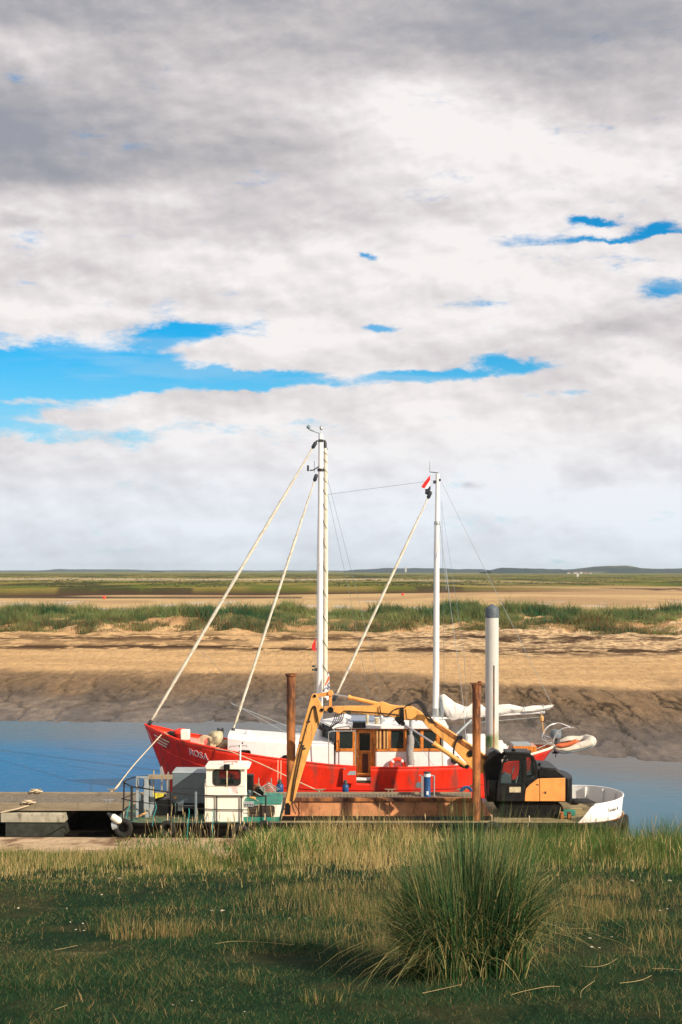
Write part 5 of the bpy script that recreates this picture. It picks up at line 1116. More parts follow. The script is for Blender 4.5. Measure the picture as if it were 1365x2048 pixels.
# after rail
rails = [(243, 1571), (262, 1575), (310, 1580), (343, 1585), (392, 1590), (434, 1591.5), (483, 1591.5), (532, 1592)]
pr = []
for k, (a, b) in enumerate(rails): pr.append(Vector((X_(a, 52.7), 52.68+(.75 if k == 0 else .25 if k == 1 else 0), Z_(b, 52.7))))
r2 = [(240, 1604), (262, 1604), (310, 1608), (343, 1611), (392, 1617), (434, 1619), (483, 1619.5), (532, 1620)]
q2 = [Vector((X_(a, 52.7), p.y, Z_(b, 52.7))) for (a, b), p in zip(r2, pr)]
gr = thing('x', (0, 0, 0), None, None) if False else None
m_ = MB(); m_.tube([pr[0]]+pr[1:], .025, 8); m_.tube(bez([pr[0], Vector((pr[0].x-.02, 53.6, pr[0].z+.02)), Vector((pr[0].x+.3, 55.0, pr[0].z)), Vector((pr[0].x+1.6, 55.6, pr[0].z-.05))], 6), .025, 8)
m_.build('top_rail', M['rail'], bg)
m_ = MB(); m_.tube(q2, .018, 6); m_.tube(bez([q2[0], Vector((q2[0].x-.02, 53.6, q2[0].z)), Vector((q2[0].x+.4, 55.0, q2[0].z))], 6), .018, 6); m_.build('middle_rail', M['rail'], bg)
for k, (a, w_) in enumerate(((243, .03), (262, .045), (304, .02), (343, .03), (392, .05), (434, .025), (483, .025), (532, .03))):
    t = pr[k]; mtn = 'greyblue' if a in (392,) else 'rail'
    lean = -.05 if a == 243 else 0
    m_ = MB(); m_.tube([(t.x+lean, t.y, BD-.05), (t.x, t.y, t.z+(.12 if a == 392 else 0))], w_, 8); m_.lathe([(.07, 0), (.07, .02)], (t.x+lean, t.y, BD), 8); m_.build('rail_post', M[mtn], bg)
# tall grey cabinet
CN, CF = 54.1, 54.9; cx0, cx1 = X_(345, CN), X_(413, CN)
cb = thing('machinery_cabinet', (cx0+.6, CN, BD), 'blue grey steel machinery cabinet beside the barge wheelhouse', 'cabinet')
m_ = MB(); m_.box((cx0, CN, Z_(1607, CN)), (cx1, CF, Z_(1546, CN))); bd = m_.build('housing', M['greyblue'], cb, .02)
m_ = MB(); m_.add([(cx0-.02, CN-.02, Z_(1546, CN)+.003), (cx1, CN-.02, Z_(1546, CN)+.003), (cx1, CF, Z_(1546, CN)+.003), (cx0-.02, CF, Z_(1546, CN)+.003), (cx0+.06, CN+.22, Z_(1540, CN)), (cx1, CN+.22, Z_(1540, CN)), (cx1, CF, Z_(1540, CN)), (cx0+.06, CF, Z_(1540, CN))], [(3, 2, 1, 0), (4, 5, 6, 7), (0, 1, 5, 4), (1, 2, 6, 5), (2, 3, 7, 6), (3, 0, 4, 7)]); m_.build('lid', M['greylite'], cb)
m_ = MB(); m_.box((cx0+.02, CN-.006, Z_(1577.6, CN)), (cx1-.05, CN-.001, Z_(1577, CN))); m_.build('door_seam', M['darkfit'], bd)
m_ = MB(); m_.lathe([(.055, -.03), (.055, -.002)], (X_(351, CN), CN, Z_(1595, CN)), 12, 'Y'); m_.build('cap', M['slat'], bd)
m_ = MB()
for a in (346, 376, 409): m_.box((X_(a, CN), CN+.1, BD), (X_(a+3, CN), CN+.2, Z_(1607, CN)))
m_.box((cx0+.1, CN+.4, BD), (cx1-.1, CF-.2, Z_(1608, CN))); m_.build('stand', M['cabblack'], cb)
m_ = MB(); m_.box((X_(356, CN-.2), CN-.25, Z_(1620, CN)), (X_(368, CN-.2), CN-.01, Z_(1604, CN))); m_.box((X_(368, CN-.2), CN-.2, Z_(1611, CN)), (X_(388, CN-.2), CN-.1, Z_(1609, CN))); m_.build('junction_box', M['greylite'], cb, .01)
m_ = MB(); m_.box((X_(305, CN), CN+.1, BD), (X_(347, CN), CN+.5, Z_(1622, CN))); m_.build('base_tray', M['greylite'], cb, .01)
# grey hoist frame at the stern
hf = thing('hoist_frame', (X_(300, 54), 54, BD), 'weathered grey steel hoist frame with wooden cross beam at the barge stern', 'frame')
for a, b, t, yy_ in ((272, 277, 1556, 53.6), (288, 297, 1556, 53.6), (297, 300.5, 1560, 53.9)):
    m_ = MB(); m_.box((X_(a, yy_), yy_, BD), (X_(b, yy_), yy_+.12, Z_(t, yy_))); m_.build('upright', M['greylite'] if a < 290 else M['greyblue'], hf, .008)
m_ = MB(); m_.prism([(X_(299, 53.9), BD), (X_(302, 53.9), BD), (X_(311, 53.9), Z_(1605, 53.9)), (X_(300, 53.9), Z_(1558, 53.9)), (X_(297, 53.9), Z_(1558, 53.9))], 53.95, 54.0); m_.build('gusset_plate', M['greylite'], hf)
m_ = MB(); m_.box((X_(297, 53.7), 53.6, Z_(1558, 53.7)), (X_(345, 53.7), 53.85, Z_(1550, 53.7))); m_.build('cross_beam', M['woodl'], hf, .01)
m_ = MB(); m_.box((X_(272, 53.5), 53.58, Z_(1557, 53.5)), (X_(297, 53.5), 53.72, Z_(1554, 53.5))); m_.build('top_bar', M['greylite'], hf)
m_ = MB(); m_.torus(at(282, 1568, 53.5), .125, .016, 'Y', 20, 6, R(180), R(360)); m_.tube([at(275.5, 1568, 53.5), at(275.5, 1560, 53.5)], .016, 5); m_.tube([at(288.5, 1568, 53.5), at(288.5, 1560, 53.5)], .016, 5); m_.build('hanging_hoop', M['rail'], hf)
m_ = MB(); m_.lathe([(.05, -.1), (.14, -.08), (.14, .08), (.05, .1)], at(280, 1594, 53.8), 14, 'Y'); m_.box((X_(275, 53.8), 53.8, BD), (X_(287, 53.8), 54.0, Z_(1600, 53.8))); m_.build('winch', M['greyblue'], hf)
m_ = MB(); m_.prism([(X_(321, 54.3), Z_(1535, 54.3)), (X_(324, 54.3), Z_(1532, 54.3)), (X_(330, 54.3), Z_(1551, 54.3)), (X_(322, 54.3), Z_(1551, 54.3))], 54.2, 54.35); m_.prism([(X_(334, 54.3), Z_(1551, 54.3)), (X_(337, 54.3), Z_(1543, 54.3)), (X_(340, 54.3), Z_(1551, 54.3))], 54.2, 54.35); m_.box((X_(323, 54.3), 54.2, BD), (X_(326, 54.3), 54.3, Z_(1558, 54.3))); m_.box((X_(334, 54.3), 54.25, BD), (X_(340, 54.3), 54.5, Z_(1560, 54.3))); m_.build('guide_post', M['steel'], hf)
MB().tube([at(307, 1587, 54.0), at(308, 1541, 54.0)], .025, 6).build('pole', M['straw'], hf)
m_ = MB(); m_.prism([(X_(306, 53.7), Z_(1586, 53.7)), (X_(329, 53.7), Z_(1587, 53.7)), (X_(327, 53.7), Z_(1593, 53.7)), (X_(310, 53.7), Z_(1597, 53.7))], 53.7, 53.75); m_.build('yellow_plate', M['yellowp'], hf)
m_ = MB(); m_.tube([at(310, 1601, 53.9), at(333, 1590, 53.9)], .05, 6); m_.box((X_(312, 54), 54, BD), (X_(345, 54), 54.6, Z_(1600, 54))); m_.build('engine_block', M['cabblack'], hf, .02)
m_ = MB(); m_.tube([at(275, 1634, 53.2), at(294, 1625, 53.3)], [.05, .03], 6)
tag(m_.build('crowbar', M['slat']), 'short timber offcut lying on the green after deck of the barge', 'timber')
# clutter on the casing
rd = thing('radiator', at(498, 1585, 54.3), 'dark old radiator box standing behind the barge wheelhouse', 'radiator')
m_ = MB(); m_.box((X_(488, 54.3), 54.3, 1.3), (X_(507, 54.3), 54.7, Z_(1550, 54.3))); m_.build('core', M['cabblack'], rd, .02)
m_ = MB(); m_.box((X_(487, 54.3), 54.27, 1.3), (X_(507, 54.3), 54.295, Z_(1580, 54.3))); m_.box((X_(487, 54.3), 54.26, 1.2), (X_(512, 54.3), 54.29, 1.42)); m_.build('blue_tray', M['greyblue'], rd)
ge = thing('old_engine', at(516, 1585, 54.4), 'small rusty engine on top of the green casing', 'engine')
m_ = MB(); m_.box((X_(508, 54.4), 54.4, 1.3), (X_(518, 54.4), 54.8, Z_(1570, 54.4))); m_.lathe([(.12, -.1), (.16, 0), (.12, .12)], at(513, 1577, 54.3), 12, 'Y'); m_.build('block', M['rust'], ge, .03)
m_ = MB(); m_.lathe([(.06, -.15), (.17, -.12), (.17, .12), (.06, .15)], at(521, 1582, 54.2), 14, 'X'); m_.build('flywheel', M['cabblack'], ge)
ch = thing('folding_chair', at(535, 1590, 53.9), 'upturned metal framed folding chair lying on the green casing', 'chair')
m_ = MB()
for k in range(8):
    t = k/7; A = Vector(at(521+t*18, 1577-t*11, 53.9)); B = A+Vector((.26+.02*k, .1, -.26)); m_.tube([A, B], .016, 5)
m_.build('slat', M['inox'], ch)
m_ = MB(); m_.tube([at(518, 1556, 53.9), at(518, 1568, 53.9), at(526, 1582, 53.9)], .02, 6); m_.tube([at(543, 1556, 54.2), at(543, 1568, 54.2)], .022, 6); m_.tube([at(537, 1564, 53.8), at(552, 1585, 53.8)], .022, 6); m_.tube([at(520, 1577, 53.8), at(540, 1565, 53.8)], .02, 6); m_.tube([at(529, 1590, 53.7), at(530, 1577, 53.7)], .022, 6); m_.build('frame', M['inox'], ch)
for a, b, c_, d_, lb_ in ((500, 1590, 518, 1603, 'grey pipe offcut nearest the rail on the green casing'), (508, 1583, 524, 1592, 'grey pipe offcut beside the rusty engine on the green casing')):
    tag(MB().tube([at(a, b, 53.6), at(c_, d_, 53.2)], .022, 6).build('pole', M['steel']), lb_, 'pipe')
m_ = MB(); m_.tube([at(500, 1594, 53.3), at(511, 1597, 53.2)], .05, 8); tag(m_.build('rag', M['slat'], None), 'small orange brown cloth bundle on the casing edge', 'rag')
# tyres hung as fenders
def tyre(p, r, axis, label, group='tyre fenders hung along the barge'):
    root = thing('tyre_fender', tuple(Vector(p)-Vector((0, 0, r))), label, 'tyre', group)
    MB().torus(p, r*.72, r*.28, axis, 26, 10, squash=1.15).build('tread', M['rubber'], root)
    p = Vector(p); m = MB(); m.tube([p+Vector((0, .05, r*.7)), p+Vector((.0, .16, r*.9+.25))], .018, 5); m.build('hanging_rope', M['rope'], root)
for (px, py, rr_, lb) in ((247, 1656, .36, 'leftmost tyre, hung at the stern corner of the barge'), (335, 1657, .30, 'tyre on the black hull below the grey cabinet'), (481, 1667, .36, 'tyre on the black hull below the white wheelhouse'), (530, 1655, .27, 'small tyre under the end post of the after rail'),
                         (985, 1662, .36, 'tyre on the black hull below the digger cab'), (1060, 1664, .36, 'tyre on the black hull below the orange engine cover')):
    tyre(at(px, py, 52.25), rr_, 'Y', lb)
for k, (s, lb) in enumerate(((-1.22, 'tyre on the round bow, nearest the start of the white bulwark'), (-.95, 'tyre on the round bow, second from the start of the white bulwark'), (-.62, 'tyre on the round bow below the black lettering'), (-.25, 'outermost tyre at the very tip of the round bow'))):
    p = Vector((BX1+2.16*math.cos(s), c+((BF-BN)/2+.16)*math.sin(s), BD-.36)); root = thing('tyre_fender', tuple(p-Vector((0, 0, .36))), lb, 'tyre', 'tyre fenders hung along the barge')
    mb = MB(); mb.torus((0, 0, 0), .27, .11, 'Y', 26, 10, squash=1.2); an = s+math.pi/2
    mb.v = [(p.x+x*math.cos(an)-y*math.sin(an), p.y+x*math.sin(an)+y*math.cos(an), p.z+z) for x, y, z in mb.v]; mb.build('tread', M['rubber'], root)
    mb = MB(); mb.tube([p+Vector((0, 0, .3)), p+Vector((-.1*math.cos(s), -.1*math.sin(s), .5))], .018, 5); mb.build('hanging_rope', M['rope'], root)
def fender(name, pts, r, mt, label, cat='fender'):
    A, B = Vector(pts[0]), Vector(pts[1]); dd = (B-A).normalized(); L_ = (B-A).length
    m = MB(); m.tube([A, A+dd*.05, A+dd*.10, B-dd*.10, B-dd*.05, B], [r*.3, r*.8, r, r, r*.8, r*.3], 16); root = thing(name, tuple(B), label, cat); m.build('body', M[mt], root)
    m = MB(); m.tube([A-dd*.16, A-dd*.02, A+dd*.03], [r*.3, r*.62, r*.75], 12); m.build('end_cap', M['darkfit'], root)
fender('boat_fender', (at(222, 1631, 52.1), at(243, 1645, 52.1)), .13, 'whiteold', 'white cylindrical fender lying slanted at the barge stern')
fender('boat_fender', (at(560, 1566, 61.2), at(560, 1590, 61.2)), .16, 'blue', 'blue fender on two cords between the ketch and the rusty pile')
fender('boat_fender', (at(691.5, 1567, 61.4), at(691.5, 1590, 61.4)), .14, 'blue', 'blue fender hanging below the open bulwark gate of the ketch')
m_ = MB(); m_.tube([at(225, 1652, 52.2), at(235, 1650, 52.2)], [.16, .13], 12); tag(m_.build('float', M['greylite']), 'grey round float hanging beside the leftmost tyre', 'float')

# ropes
def rope(pts, r, mt, label, n=8, cat='rope', group=None):
    tag(MB().tube(bez(pts, n), r, 6).build('mooring_rope' if mt == 'rope' else 'lashing', M[mt]), label, cat, group)
rope([Vector(hull_pt(-8.05, 2.68, -1, .05)), P3(270, 1528, 61.8), P3(243, 1562, 61), at(226, 1583, 60.64)], .024, 'rope', 'pale mooring rope from the bow of the red ketch down to the pontoon')
rope([at(243, 1562, 61), at(236, 1573, 60.8), at(223, 1583, 60.62)], .022, 'rope', 'short doubled end of the bow rope at the pontoon cleat')
rope([P3(462, 1503, 62.1), P3(520, 1527, 61.6), P3(590, 1560, 61), at(640, 1583, 60.64)], .022, 'rope', 'pale spring rope crossing the red hull to the pontoon')
rope([Vector(hull_pt(-7.9, 2.72, -1, .03))+Vector((0, 0, .06)), P3(360, 1481, 63.4), P3(410, 1493, 62.9), P3(462, 1503, 62.1)], .018, 'rope', 'pale rope lying along the foredeck rail of the red ketch')
for a, b, lb in ((556.5, 1520, 'left of two thin white cords holding the blue fender by the rusty pile'), (562.5, 1521, 'right of two thin white cords holding the blue fender by the rusty pile')): rope([P3(a, b, 62.0), P3(a-.5, 1566, 61.3)], .014, 'rope', lb, 2, 'cord')
for a, y0, x1, y1, lb in ((259, 1603, 253, 1638, 'teal lashing tied to the second post of the after rail'), (312, 1608, 305, 1652, 'teal lashing hanging from the rail below the yellow plate'), (378, 1617, 374, 1684, 'long teal lashing hanging down the hull below the grey cabinet'), (426, 1620, 425, 1688, 'long teal lashing hanging down the hull at the white wheelhouse')):
    rope([at(a, y0, 52.6), at(a+1, y0+8, 52.5), at((a+x1)/2, (y0+y1)/2, 52.3), at(x1, y1, 52.2)], .014, 'ropet', lb, 5, 'rope')
rope([at(0, 1625, 57.6), at(30, 1619, 57.6), at(58, 1611, 57.7)], .03, 'rope', 'pale rope led off to the left from the near pontoon cleat')
for px, py, Y, lb in ((58, 1611, 57.75, 'heap of pale rope on the near pontoon cleat'), (73, 1586, 60.6, 'heap of pale rope on the far pontoon cleat')):
    m_ = MB(); random.seed(5)
    for k in range(7): m_.torus((X_(px, Y)+random.uniform(-.16, .16), Y+random.uniform(-.05, .05), PT+.09+.014*k), .08+.05*random.random(), .022, 'Z', 14, 5, squash=1)
    tag(m_.build('rope_heap', M['rope']), lb, 'rope')

# ================================================================ excavator
ex = thing('excavator', (7.5, 55, BD), 'faded yellow long reach excavator with grimy black cab parked on the work barge', 'excavator')
AY = 54.75
def eprism(nm, pix, Y, t, mt, parent=ex, bevel=.02):
    m = MB(); m.pprism(pix, Y, t); return m.build(nm, M[mt], parent, bevel)
stick = eprism('stick', [(624, 1389), (633, 1387), (641, 1405), (648, 1420), (646, 1428), (634, 1458), (618, 1505), (601, 1560), (590, 1598), (583, 1611), (573, 1611), (571.5, 1602), (577, 1575), (590, 1520), (603, 1462), (614, 1424)], AY, .30, 'yellow')
m_ = MB()
for a, b, r_ in ((630, 1392, .055), (644, 1420, .06), (576, 1609, .06)): m_.lathe([(r_, -.04), (r_*1.15, -.02), (r_*1.15, .32), (r_, .34)], at(a, b, AY), 12, 'Y')
m_.build('pivot_pin', M['cabblack'], stick)
m_ = MB()
for pts in ([(604, 1490), (616, 1445), (625, 1416), (631, 1413), (634, 1425), (638, 1448), (639, 1455)], [(617, 1445), (624, 1420), (629, 1415), (631, 1430), (634, 1445)], [(603, 1490), (596, 1520), (588, 1560), (582, 1600)], [(607, 1490), (600, 1522), (592, 1560), (585, 1603)], [(582, 1600), (590, 1608), (598, 1622), (600, 1628)], [(585, 1600), (586, 1615), (592, 1628)]):
    m_.tube(bez([at(a, b, AY-.03) for a, b in pts], 5), .018, 6)
m_.build('hose', M['hose'], stick)
m_ = MB()
for a, b in ((603, 1485), (606, 1492), (618, 1443), (609, 1497)): m_.box(Vector(at(a-3, b-1.5, AY-.05)), Vector(at(a+3, b+1.5, AY-.05))+Vector((0, .048, 0)))
m_.build('hose_clamp', M['darkfit'], stick)
m_ = MB(); m_.box(Vector(at(570.5, 1609, AY)), Vector(at(581, 1630, AY))+Vector((0, .3, 0))); m_.build('stick_foot', M['cabblack'], stick, .01)
fb = eprism('fore_boom', [(648, 1414), (656, 1413), (664, 1415), (670, 1413), (700, 1412.5), (742, 1412), (752, 1408), (764, 1403.5), (772, 1406), (782, 1410), (800, 1412.5), (826, 1413), (838, 1422), (846, 1433), (843, 1440), (815, 1440.5), (797, 1439), (785, 1434), (770, 1431.5), (742, 1430), (712, 1426), (690, 1426.5), (678, 1428), (668, 1424), (656, 1424), (649, 1422)], AY, .34, 'yellow')
m_ = MB(); m_.pprism([(801, 1415), (808, 1415), (809, 1440), (807, 1448), (799, 1450), (790, 1440), (794, 1432), (800, 1434)], AY-.05, .44); m_.build('cylinder_bracket', M['cabblack'], fb, .01)
m_ = MB(); m_.lathe([(.10, -.05), (.12, -.02), (.12, .36), (.10, .40)], at(661.5, 1420, AY), 14, 'Y'); m_.build('pivot_pin', M['cabblack'], fb)
m_ = MB(); m_.box(Vector(at(694, 1421, AY-.04)), Vector(at(702, 1428, AY-.04))+Vector((0, .038, 0))); m_.build('hose_clamp', M['darkfit'], fb)
m_ = MB()
for k in range(5):
    a = 640+k*1.5; m_.tube(bez([at(640-k, 1448+k*2, AY+.05*k), at(648+k, 1458+k, AY-.1), at(658+k*3, 1458-k*2, AY-.1), at(668+k*4, 1440, AY-.05), at(672+k*4, 1427, AY+.04*k)], 6), .016, 6)
m_.tube(bez([at(682, 1428, AY-.04), at(688, 1423, AY-.04), at(696, 1422, AY-.04), at(760, 1426, AY-.03), at(800, 1430, AY-.03)], 5), .016, 6)
m_.tube(bez([at(760, 1412, AY-.06), at(762, 1425, AY-.07), at(770, 1432, AY-.07), at(778, 1431, AY-.07), at(788, 1420, AY-.06), at(800, 1416, AY-.06)], 6), .02, 6)
m_.build('hose', M['hose'], fb)
mb_ = eprism('main_boom', [(812, 1418), (830, 1416), (842, 1423), (850, 1431), (862, 1437), (880, 1448), (900, 1461), (925, 1478), (948, 1493), (966, 1506), (990, 1526), (996, 1540), (984, 1548), (958, 1546), (945, 1540), (930, 1522), (910, 1500), (893, 1485), (872, 1468), (856, 1455), (845, 1442), (814, 1438)], AY-.04, .42, 'yellow')
m_ = MB()
for k in range(3): m_.tube([at(868+k*1, 1443+k*3.2, AY-.065), at(905, 1467+k*3.2, AY-.065), at(975, 1516+k*3.2, AY-.065)], .016, 6)
m_.build('steel_pipe', M['rust'], mb_)
m_ = MB()
for k in range(4):
    o = k*2.5; m_.tube(bez([at(808+o, 1416, AY+.08*k), at(818+o, 1409-o*.4, AY+.08*k), at(832+o, 1406-o*.5, AY+.08*k), at(842+o, 1412, AY+.08*k), at(848+o, 1426, AY+.08*k), at(858+o, 1440, AY-.06), at(866+o*.5, 1446, AY-.06)], 7), .022, 6)
m_.tube(bez([at(918, 1474, AY-.08), at(912, 1485, AY-.10), at(908, 1500, AY-.10), at(909, 1515, AY-.12), at(920, 1530, AY-.12), at(930, 1536, AY-.10)], 7), .035, 8)
m_.build('hose', M['hose'], mb_)
m_ = MB(); m_.lathe([(.10, -.10), (.13, -.06), (.13, .46), (.10, .50)], at(941, 1507, AY), 14, 'Y'); m_.box(Vector(at(914, 1472, AY-.08)), Vector(at(926, 1479, AY-.08))+Vector((0, .5, 0))); m_.build('pivot_pin', M['cabblack'], mb_)
def cyl(nm, a, b, c_, Y, r1, r2, par):
    A, B, C_ = (Vector(at(*q, Y)) for q in (a, b, c_)); d1 = (C_-B).normalized()
    root = MB().tube([B, B+d1*.08, B+d1*.081, C_-d1*.05, C_], [r2*1.25, r2*1.25, r2, r2, r2*1.1], 14).build(nm, M['yellow'], par)
    MB().tube([A, B], r1, 10).build('rod', M['chrome'], root); m = MB()
    for P_ in (A, C_): m.lathe([(r2*.9, -r2*1.2), (r2*1.1, 0), (r2*.9, r2*1.2)], P_, 12, 'Y')
    m.build('eye', M['cabblack'], root)
cyl('stick_cylinder', (661, 1387), (697, 1394), (770, 1411), AY+.17, .032, .075, ex)
cyl('boom_cylinder', (806, 1447), (867, 1486), (934, 1533), AY-.16, .045, .088, ex)
cyl('boom_cylinder', (806, 1447), (867, 1486), (934, 1533), AY+.50, .045, .088, ex)
m_ = MB(); m_.pprism([(629, 1389), (661, 1383), (665, 1387), (663, 1391), (630, 1395)], AY+.04, .09); m_.pprism([(629, 1389), (661, 1383), (665, 1387), (663, 1391), (630, 1395)], AY+.22, .09); m_.pprism([(658, 1386), (664, 1386), (664, 1422), (658.5, 1422)], AY+.10, .12); m_.lathe([(.10, -.02), (.11, 0), (.11, .32), (.1, .34)], at(661.5, 1387, AY), 12, 'Y'); m_.build('linkage', M['orange'], ex, .01)
# body
YN = 53.35
m_ = MB(); m_.pprism([(995, 1604), (995, 1578), (1052, 1578), (1080, 1556), (1133, 1556), (1133, 1604)], YN+.04, 2.5); m_.build('body', M['cabblack'], ex, .03)
m_ = MB(); m_.pprism([(975, 1604), (972, 1560), (968, 1535), (978, 1508), (990, 1500), (1004, 1507), (1004, 1604)], YN+.95, .95); m_.build('boom_foot', M['cabblack'], ex, .03)
m_ = MB(); m_.box(Vector(at(978, 1595, YN+.4)), Vector(at(1000, 1562, YN+.4))+Vector((0, 1.6, 0))); m_.build('front_tank', M['cabblack'], ex, .03)
eprism('engine_cover', [(1076, 1557), (1076, 1542), (1084, 1535), (1112, 1537), (1124, 1545), (1131, 1556)], YN+.15, 2.2, 'cabblack', ex, .05)
op = eprism('side_door', [(1080, 1557), (1131, 1556), (1131, 1602.5), (1080.5, 1602.5)], YN, .05, 'orange', ex, .012)
m_ = MB(); m_.box(Vector(at(1086, 1587, YN-.01)), Vector(at(1087, 1583.5, YN-.01))+Vector((0, .009, 0))); m_.box(Vector(at(1089.5, 1587.5, YN-.01)), Vector(at(1093, 1583, YN-.01))+Vector((0, .009, 0))); m_.build('latch', M['darkfit'], op)
o2 = eprism('side_panel', [(1050, 1580.5), (1064, 1564), (1071, 1559), (1079, 1557.2), (1079.4, 1602.5), (1050, 1602.5)], YN, .05, 'orange', ex, .012)
m_ = MB(); m_.box(Vector(at(1073, 1570.5, YN-.01)), Vector(at(1078, 1568.5, YN-.01))+Vector((0, .009, 0))); m_.build('slot', M['darkfit'], o2)
rows = []
m_ = MB(); pl = []
for k in range(9): a = -math.pi/2+math.pi*k/8; pl.append((X_(1133, 54)+.25*math.cos(a)+.0, 54.55+1.2*math.sin(a)))
m_.zprism([(X_(1133, 54)-.1, 53.35), *pl, (X_(1133, 54)-.1, 55.75)], Z_(1604, 53.5), Z_(1556, 53.5)); m_.build('counterweight', M['cabblack'], ex, .03)
# cab: frame, panes, seat
CY0, CY1 = YN+.0, YN+1.05
cabo = [(X_(a, CY0), Z_(b, CY0)) for a, b in ((994, 1602), (997, 1570), (1003, 1535), (1010, 1514), (1017, 1508), (1058, 1508), (1068, 1512), (1074, 1525), (1077, 1556), (1053, 1578), (1050, 1602))]
for ya in (CY0, CY1-.08):
    m_ = MB()
    for pl in ([(994, 1602), (996, 1567), (1050, 1567), (1053, 1578), (1050, 1602)], [(996, 1567.05), (1004, 1528), (1011, 1512), (1017, 1508), (1019, 1515), (1008, 1527), (1001, 1567.05)], [(1017, 1507.95), (1058, 1508), (1068, 1512), (1064, 1518), (1058, 1515), (1019, 1514.9)],
               [(1046, 1515), (1054, 1515), (1054, 1567), (1046, 1567)], [(1064, 1518), (1068, 1512.2), (1074, 1525), (1077, 1557), (1070, 1557), (1070, 1528)], [(1054, 1557), (1077, 1557), (1064, 1567), (1054, 1575)], [(1008, 1527), (1016, 1520), (1019, 1515), (1046, 1515), (1046, 1521), (1018, 1522)]):
        m_.prism([(X_(a, CY0), Z_(b, CY0)) for a, b in pl], ya, ya+.08)
    cf = m_.build('cab_side', M['cabblack'], ex, .008)
    g = MB(); g.prism([(X_(a, CY0), Z_(b, CY0)) for a, b in ((1001, 1567), (1008, 1527), (1018, 1522), (1046, 1521), (1046, 1567))], ya+.03, ya+.04); g.build('pane', M['glassc'], cf)
    g = MB(); g.prism([(X_(a, CY0), Z_(b, CY0)) for a, b in ((1054, 1556), (1054, 1515), (1064, 1518), (1070, 1528), (1070, 1556))], ya+.03, ya+.04); g.build('pane', M['glassc'], cf)
m_ = MB(); m_.box((X_(1013, CY0), CY0-.02, Z_(1510, CY0)+.002), (X_(1062, CY0), CY1+.02, Z_(1504, CY0))); m_.box((X_(1026, CY0), CY0+.3, Z_(1504, CY0)), (X_(1034, CY0), CY0+.6, Z_(1500, CY0))); m_.build('cab_roof', M['cabblack'], ex, .04)
m_ = MB(); m_.box((X_(997, CY0), CY0+.08, Z_(1602, CY0)), (X_(1050, CY0), CY1-.08, Z_(1590, CY0))); m_.build('cab_floor', M['cabblack'], ex)
m_ = MB(); m_.prism([(X_(a, CY0), Z_(b, CY0)) for a, b in ((1026, 1590), (1024, 1568), (1040, 1566), (1044, 1540), (1050, 1540), (1050, 1590))], CY0+.35, CY0+.75); m_.build('seat', M['rubber'], ex, .05)
m_ = MB(); m_.prism([(X_(a, CY0), Z_(b, CY0)) for a, b in ((1002, 1590), (1003, 1556), (1012, 1547), (1024, 1552), (1027, 1590))], CY0+.25, CY0+.55); m_.build('console', M['greyblue'], ex, .03)
m_ = MB()
for a, b, c_, d_, y in ((1012, 1590, 1018, 1550, .3), (1020, 1590, 1023, 1548, .7), (1006, 1590, 1030, 1532, .5), (1031, 1570, 1036, 1552, .15)): m_.tube([at(a, b, CY0+y), at(c_, d_, CY0+y)], .025, 6)
m_.build('control_lever', M['greylite'], ex)
m_ = MB(); m_.box(Vector(at(1019, 1585, CY0-.02)), Vector(at(1042, 1574, CY0-.02))+Vector((0, .018, 0))); m_.build('door_window', M['tarp'], ex, .02)
m_ = MB(); m_.tube([at(1000, 1560, CY0-.06), at(1002, 1540, CY0-.06)], .02, 6); m_.tube([at(1077, 1532, CY0+.1), at(1081, 1526, CY0+.1)], .05, 6); m_.lathe([(.05, 0), (.07, .03), (.05, .1)], at(1060, 1506, CY0+.8), 10); m_.build('grab_handle', M['cabblack'], ex)
for yt in (53.55, 55.35):
    m_ = MB(); z0, z1 = BD+.01, BD+.58; x0, x1 = X_(1000, 53.5), X_(1128, 53.5); r_ = (z1-z0)/2; P_ = []
    for k in range(13): a = math.pi/2+math.pi*k/12; P_.append((x0+r_+r_*math.cos(a), z0+r_+r_*math.sin(a)))
    for k in range(13): a = -math.pi/2+math.pi*k/12; P_.append((x1-r_+r_*math.cos(a), z0+r_+r_*math.sin(a)))
    m_.prism(P_, yt, yt+.5); tk = m_.build('track', M['hullblack'], ex)
    m_ = MB()
    for k in range(7): m_.lathe([(.12, -.02), (.12, -.002)], (x0+.35+k*.30, yt, z0+.20), 12, 'Y')
    m_.build('roller', M['cabblack'], tk)
m_ = MB(); m_.lathe([(.6, 0), (.6, .25)], (X_(1065, 54.5), 54.6, BD+.55), 20); m_.build('slew_ring', M['cabblack'], ex)
# little blue and orange pump at the pile foot
pm = thing('boat_hook', at(925, 1585, 57.5), 'wooden handled tool leaning on the pontoon edge left of the digger', 'tool')
MB().tube([at(922, 1583, 59), at(946, 1570, 59)], .035, 6).build('shaft', M['slat'], pm)
MB().torus(at(933, 1585, 58.8), .22, .06, 'Y', 14, 6, R(10), R(170)).build('blue_hook', M['blue'], pm)

# ================================================================ far things
def buoy(px, py, Y, r, label):
    root = thing('mooring_buoy', (X_(px, Y), Y, float(height(X_(px, Y), Y))), label, 'buoy', 'red mooring buoys')
    z = float(height(X_(px, Y), Y)); m = MB(); m.lathe([(r*math.sin(math.pi*k/10)+.001, r*(1-math.cos(math.pi*k/10))) for k in range(11)], (X_(px, Y), Y, z), 14); m.build('float', M['buoy'], root)
    MB().lathe([(r*.15, 0), (r*.15, r*.4)], (X_(px, Y), Y, z+2*r-.02), 8).build('eye', M['darkfit'], root)
buoy(209, 1190, 490, .62, 'red round buoy in front of the dark creek bank on the left'); buoy(806, 1189, 560, .55, 'red round buoy by the dark creek bank right of the middle')
Yb = 1500; xb = X_(1156, Yb); zb_ = float(height(xb, Yb)); bc = thing('beacon', (xb, Yb, zb_), 'small white square beacon on a post in the far marsh', 'beacon')
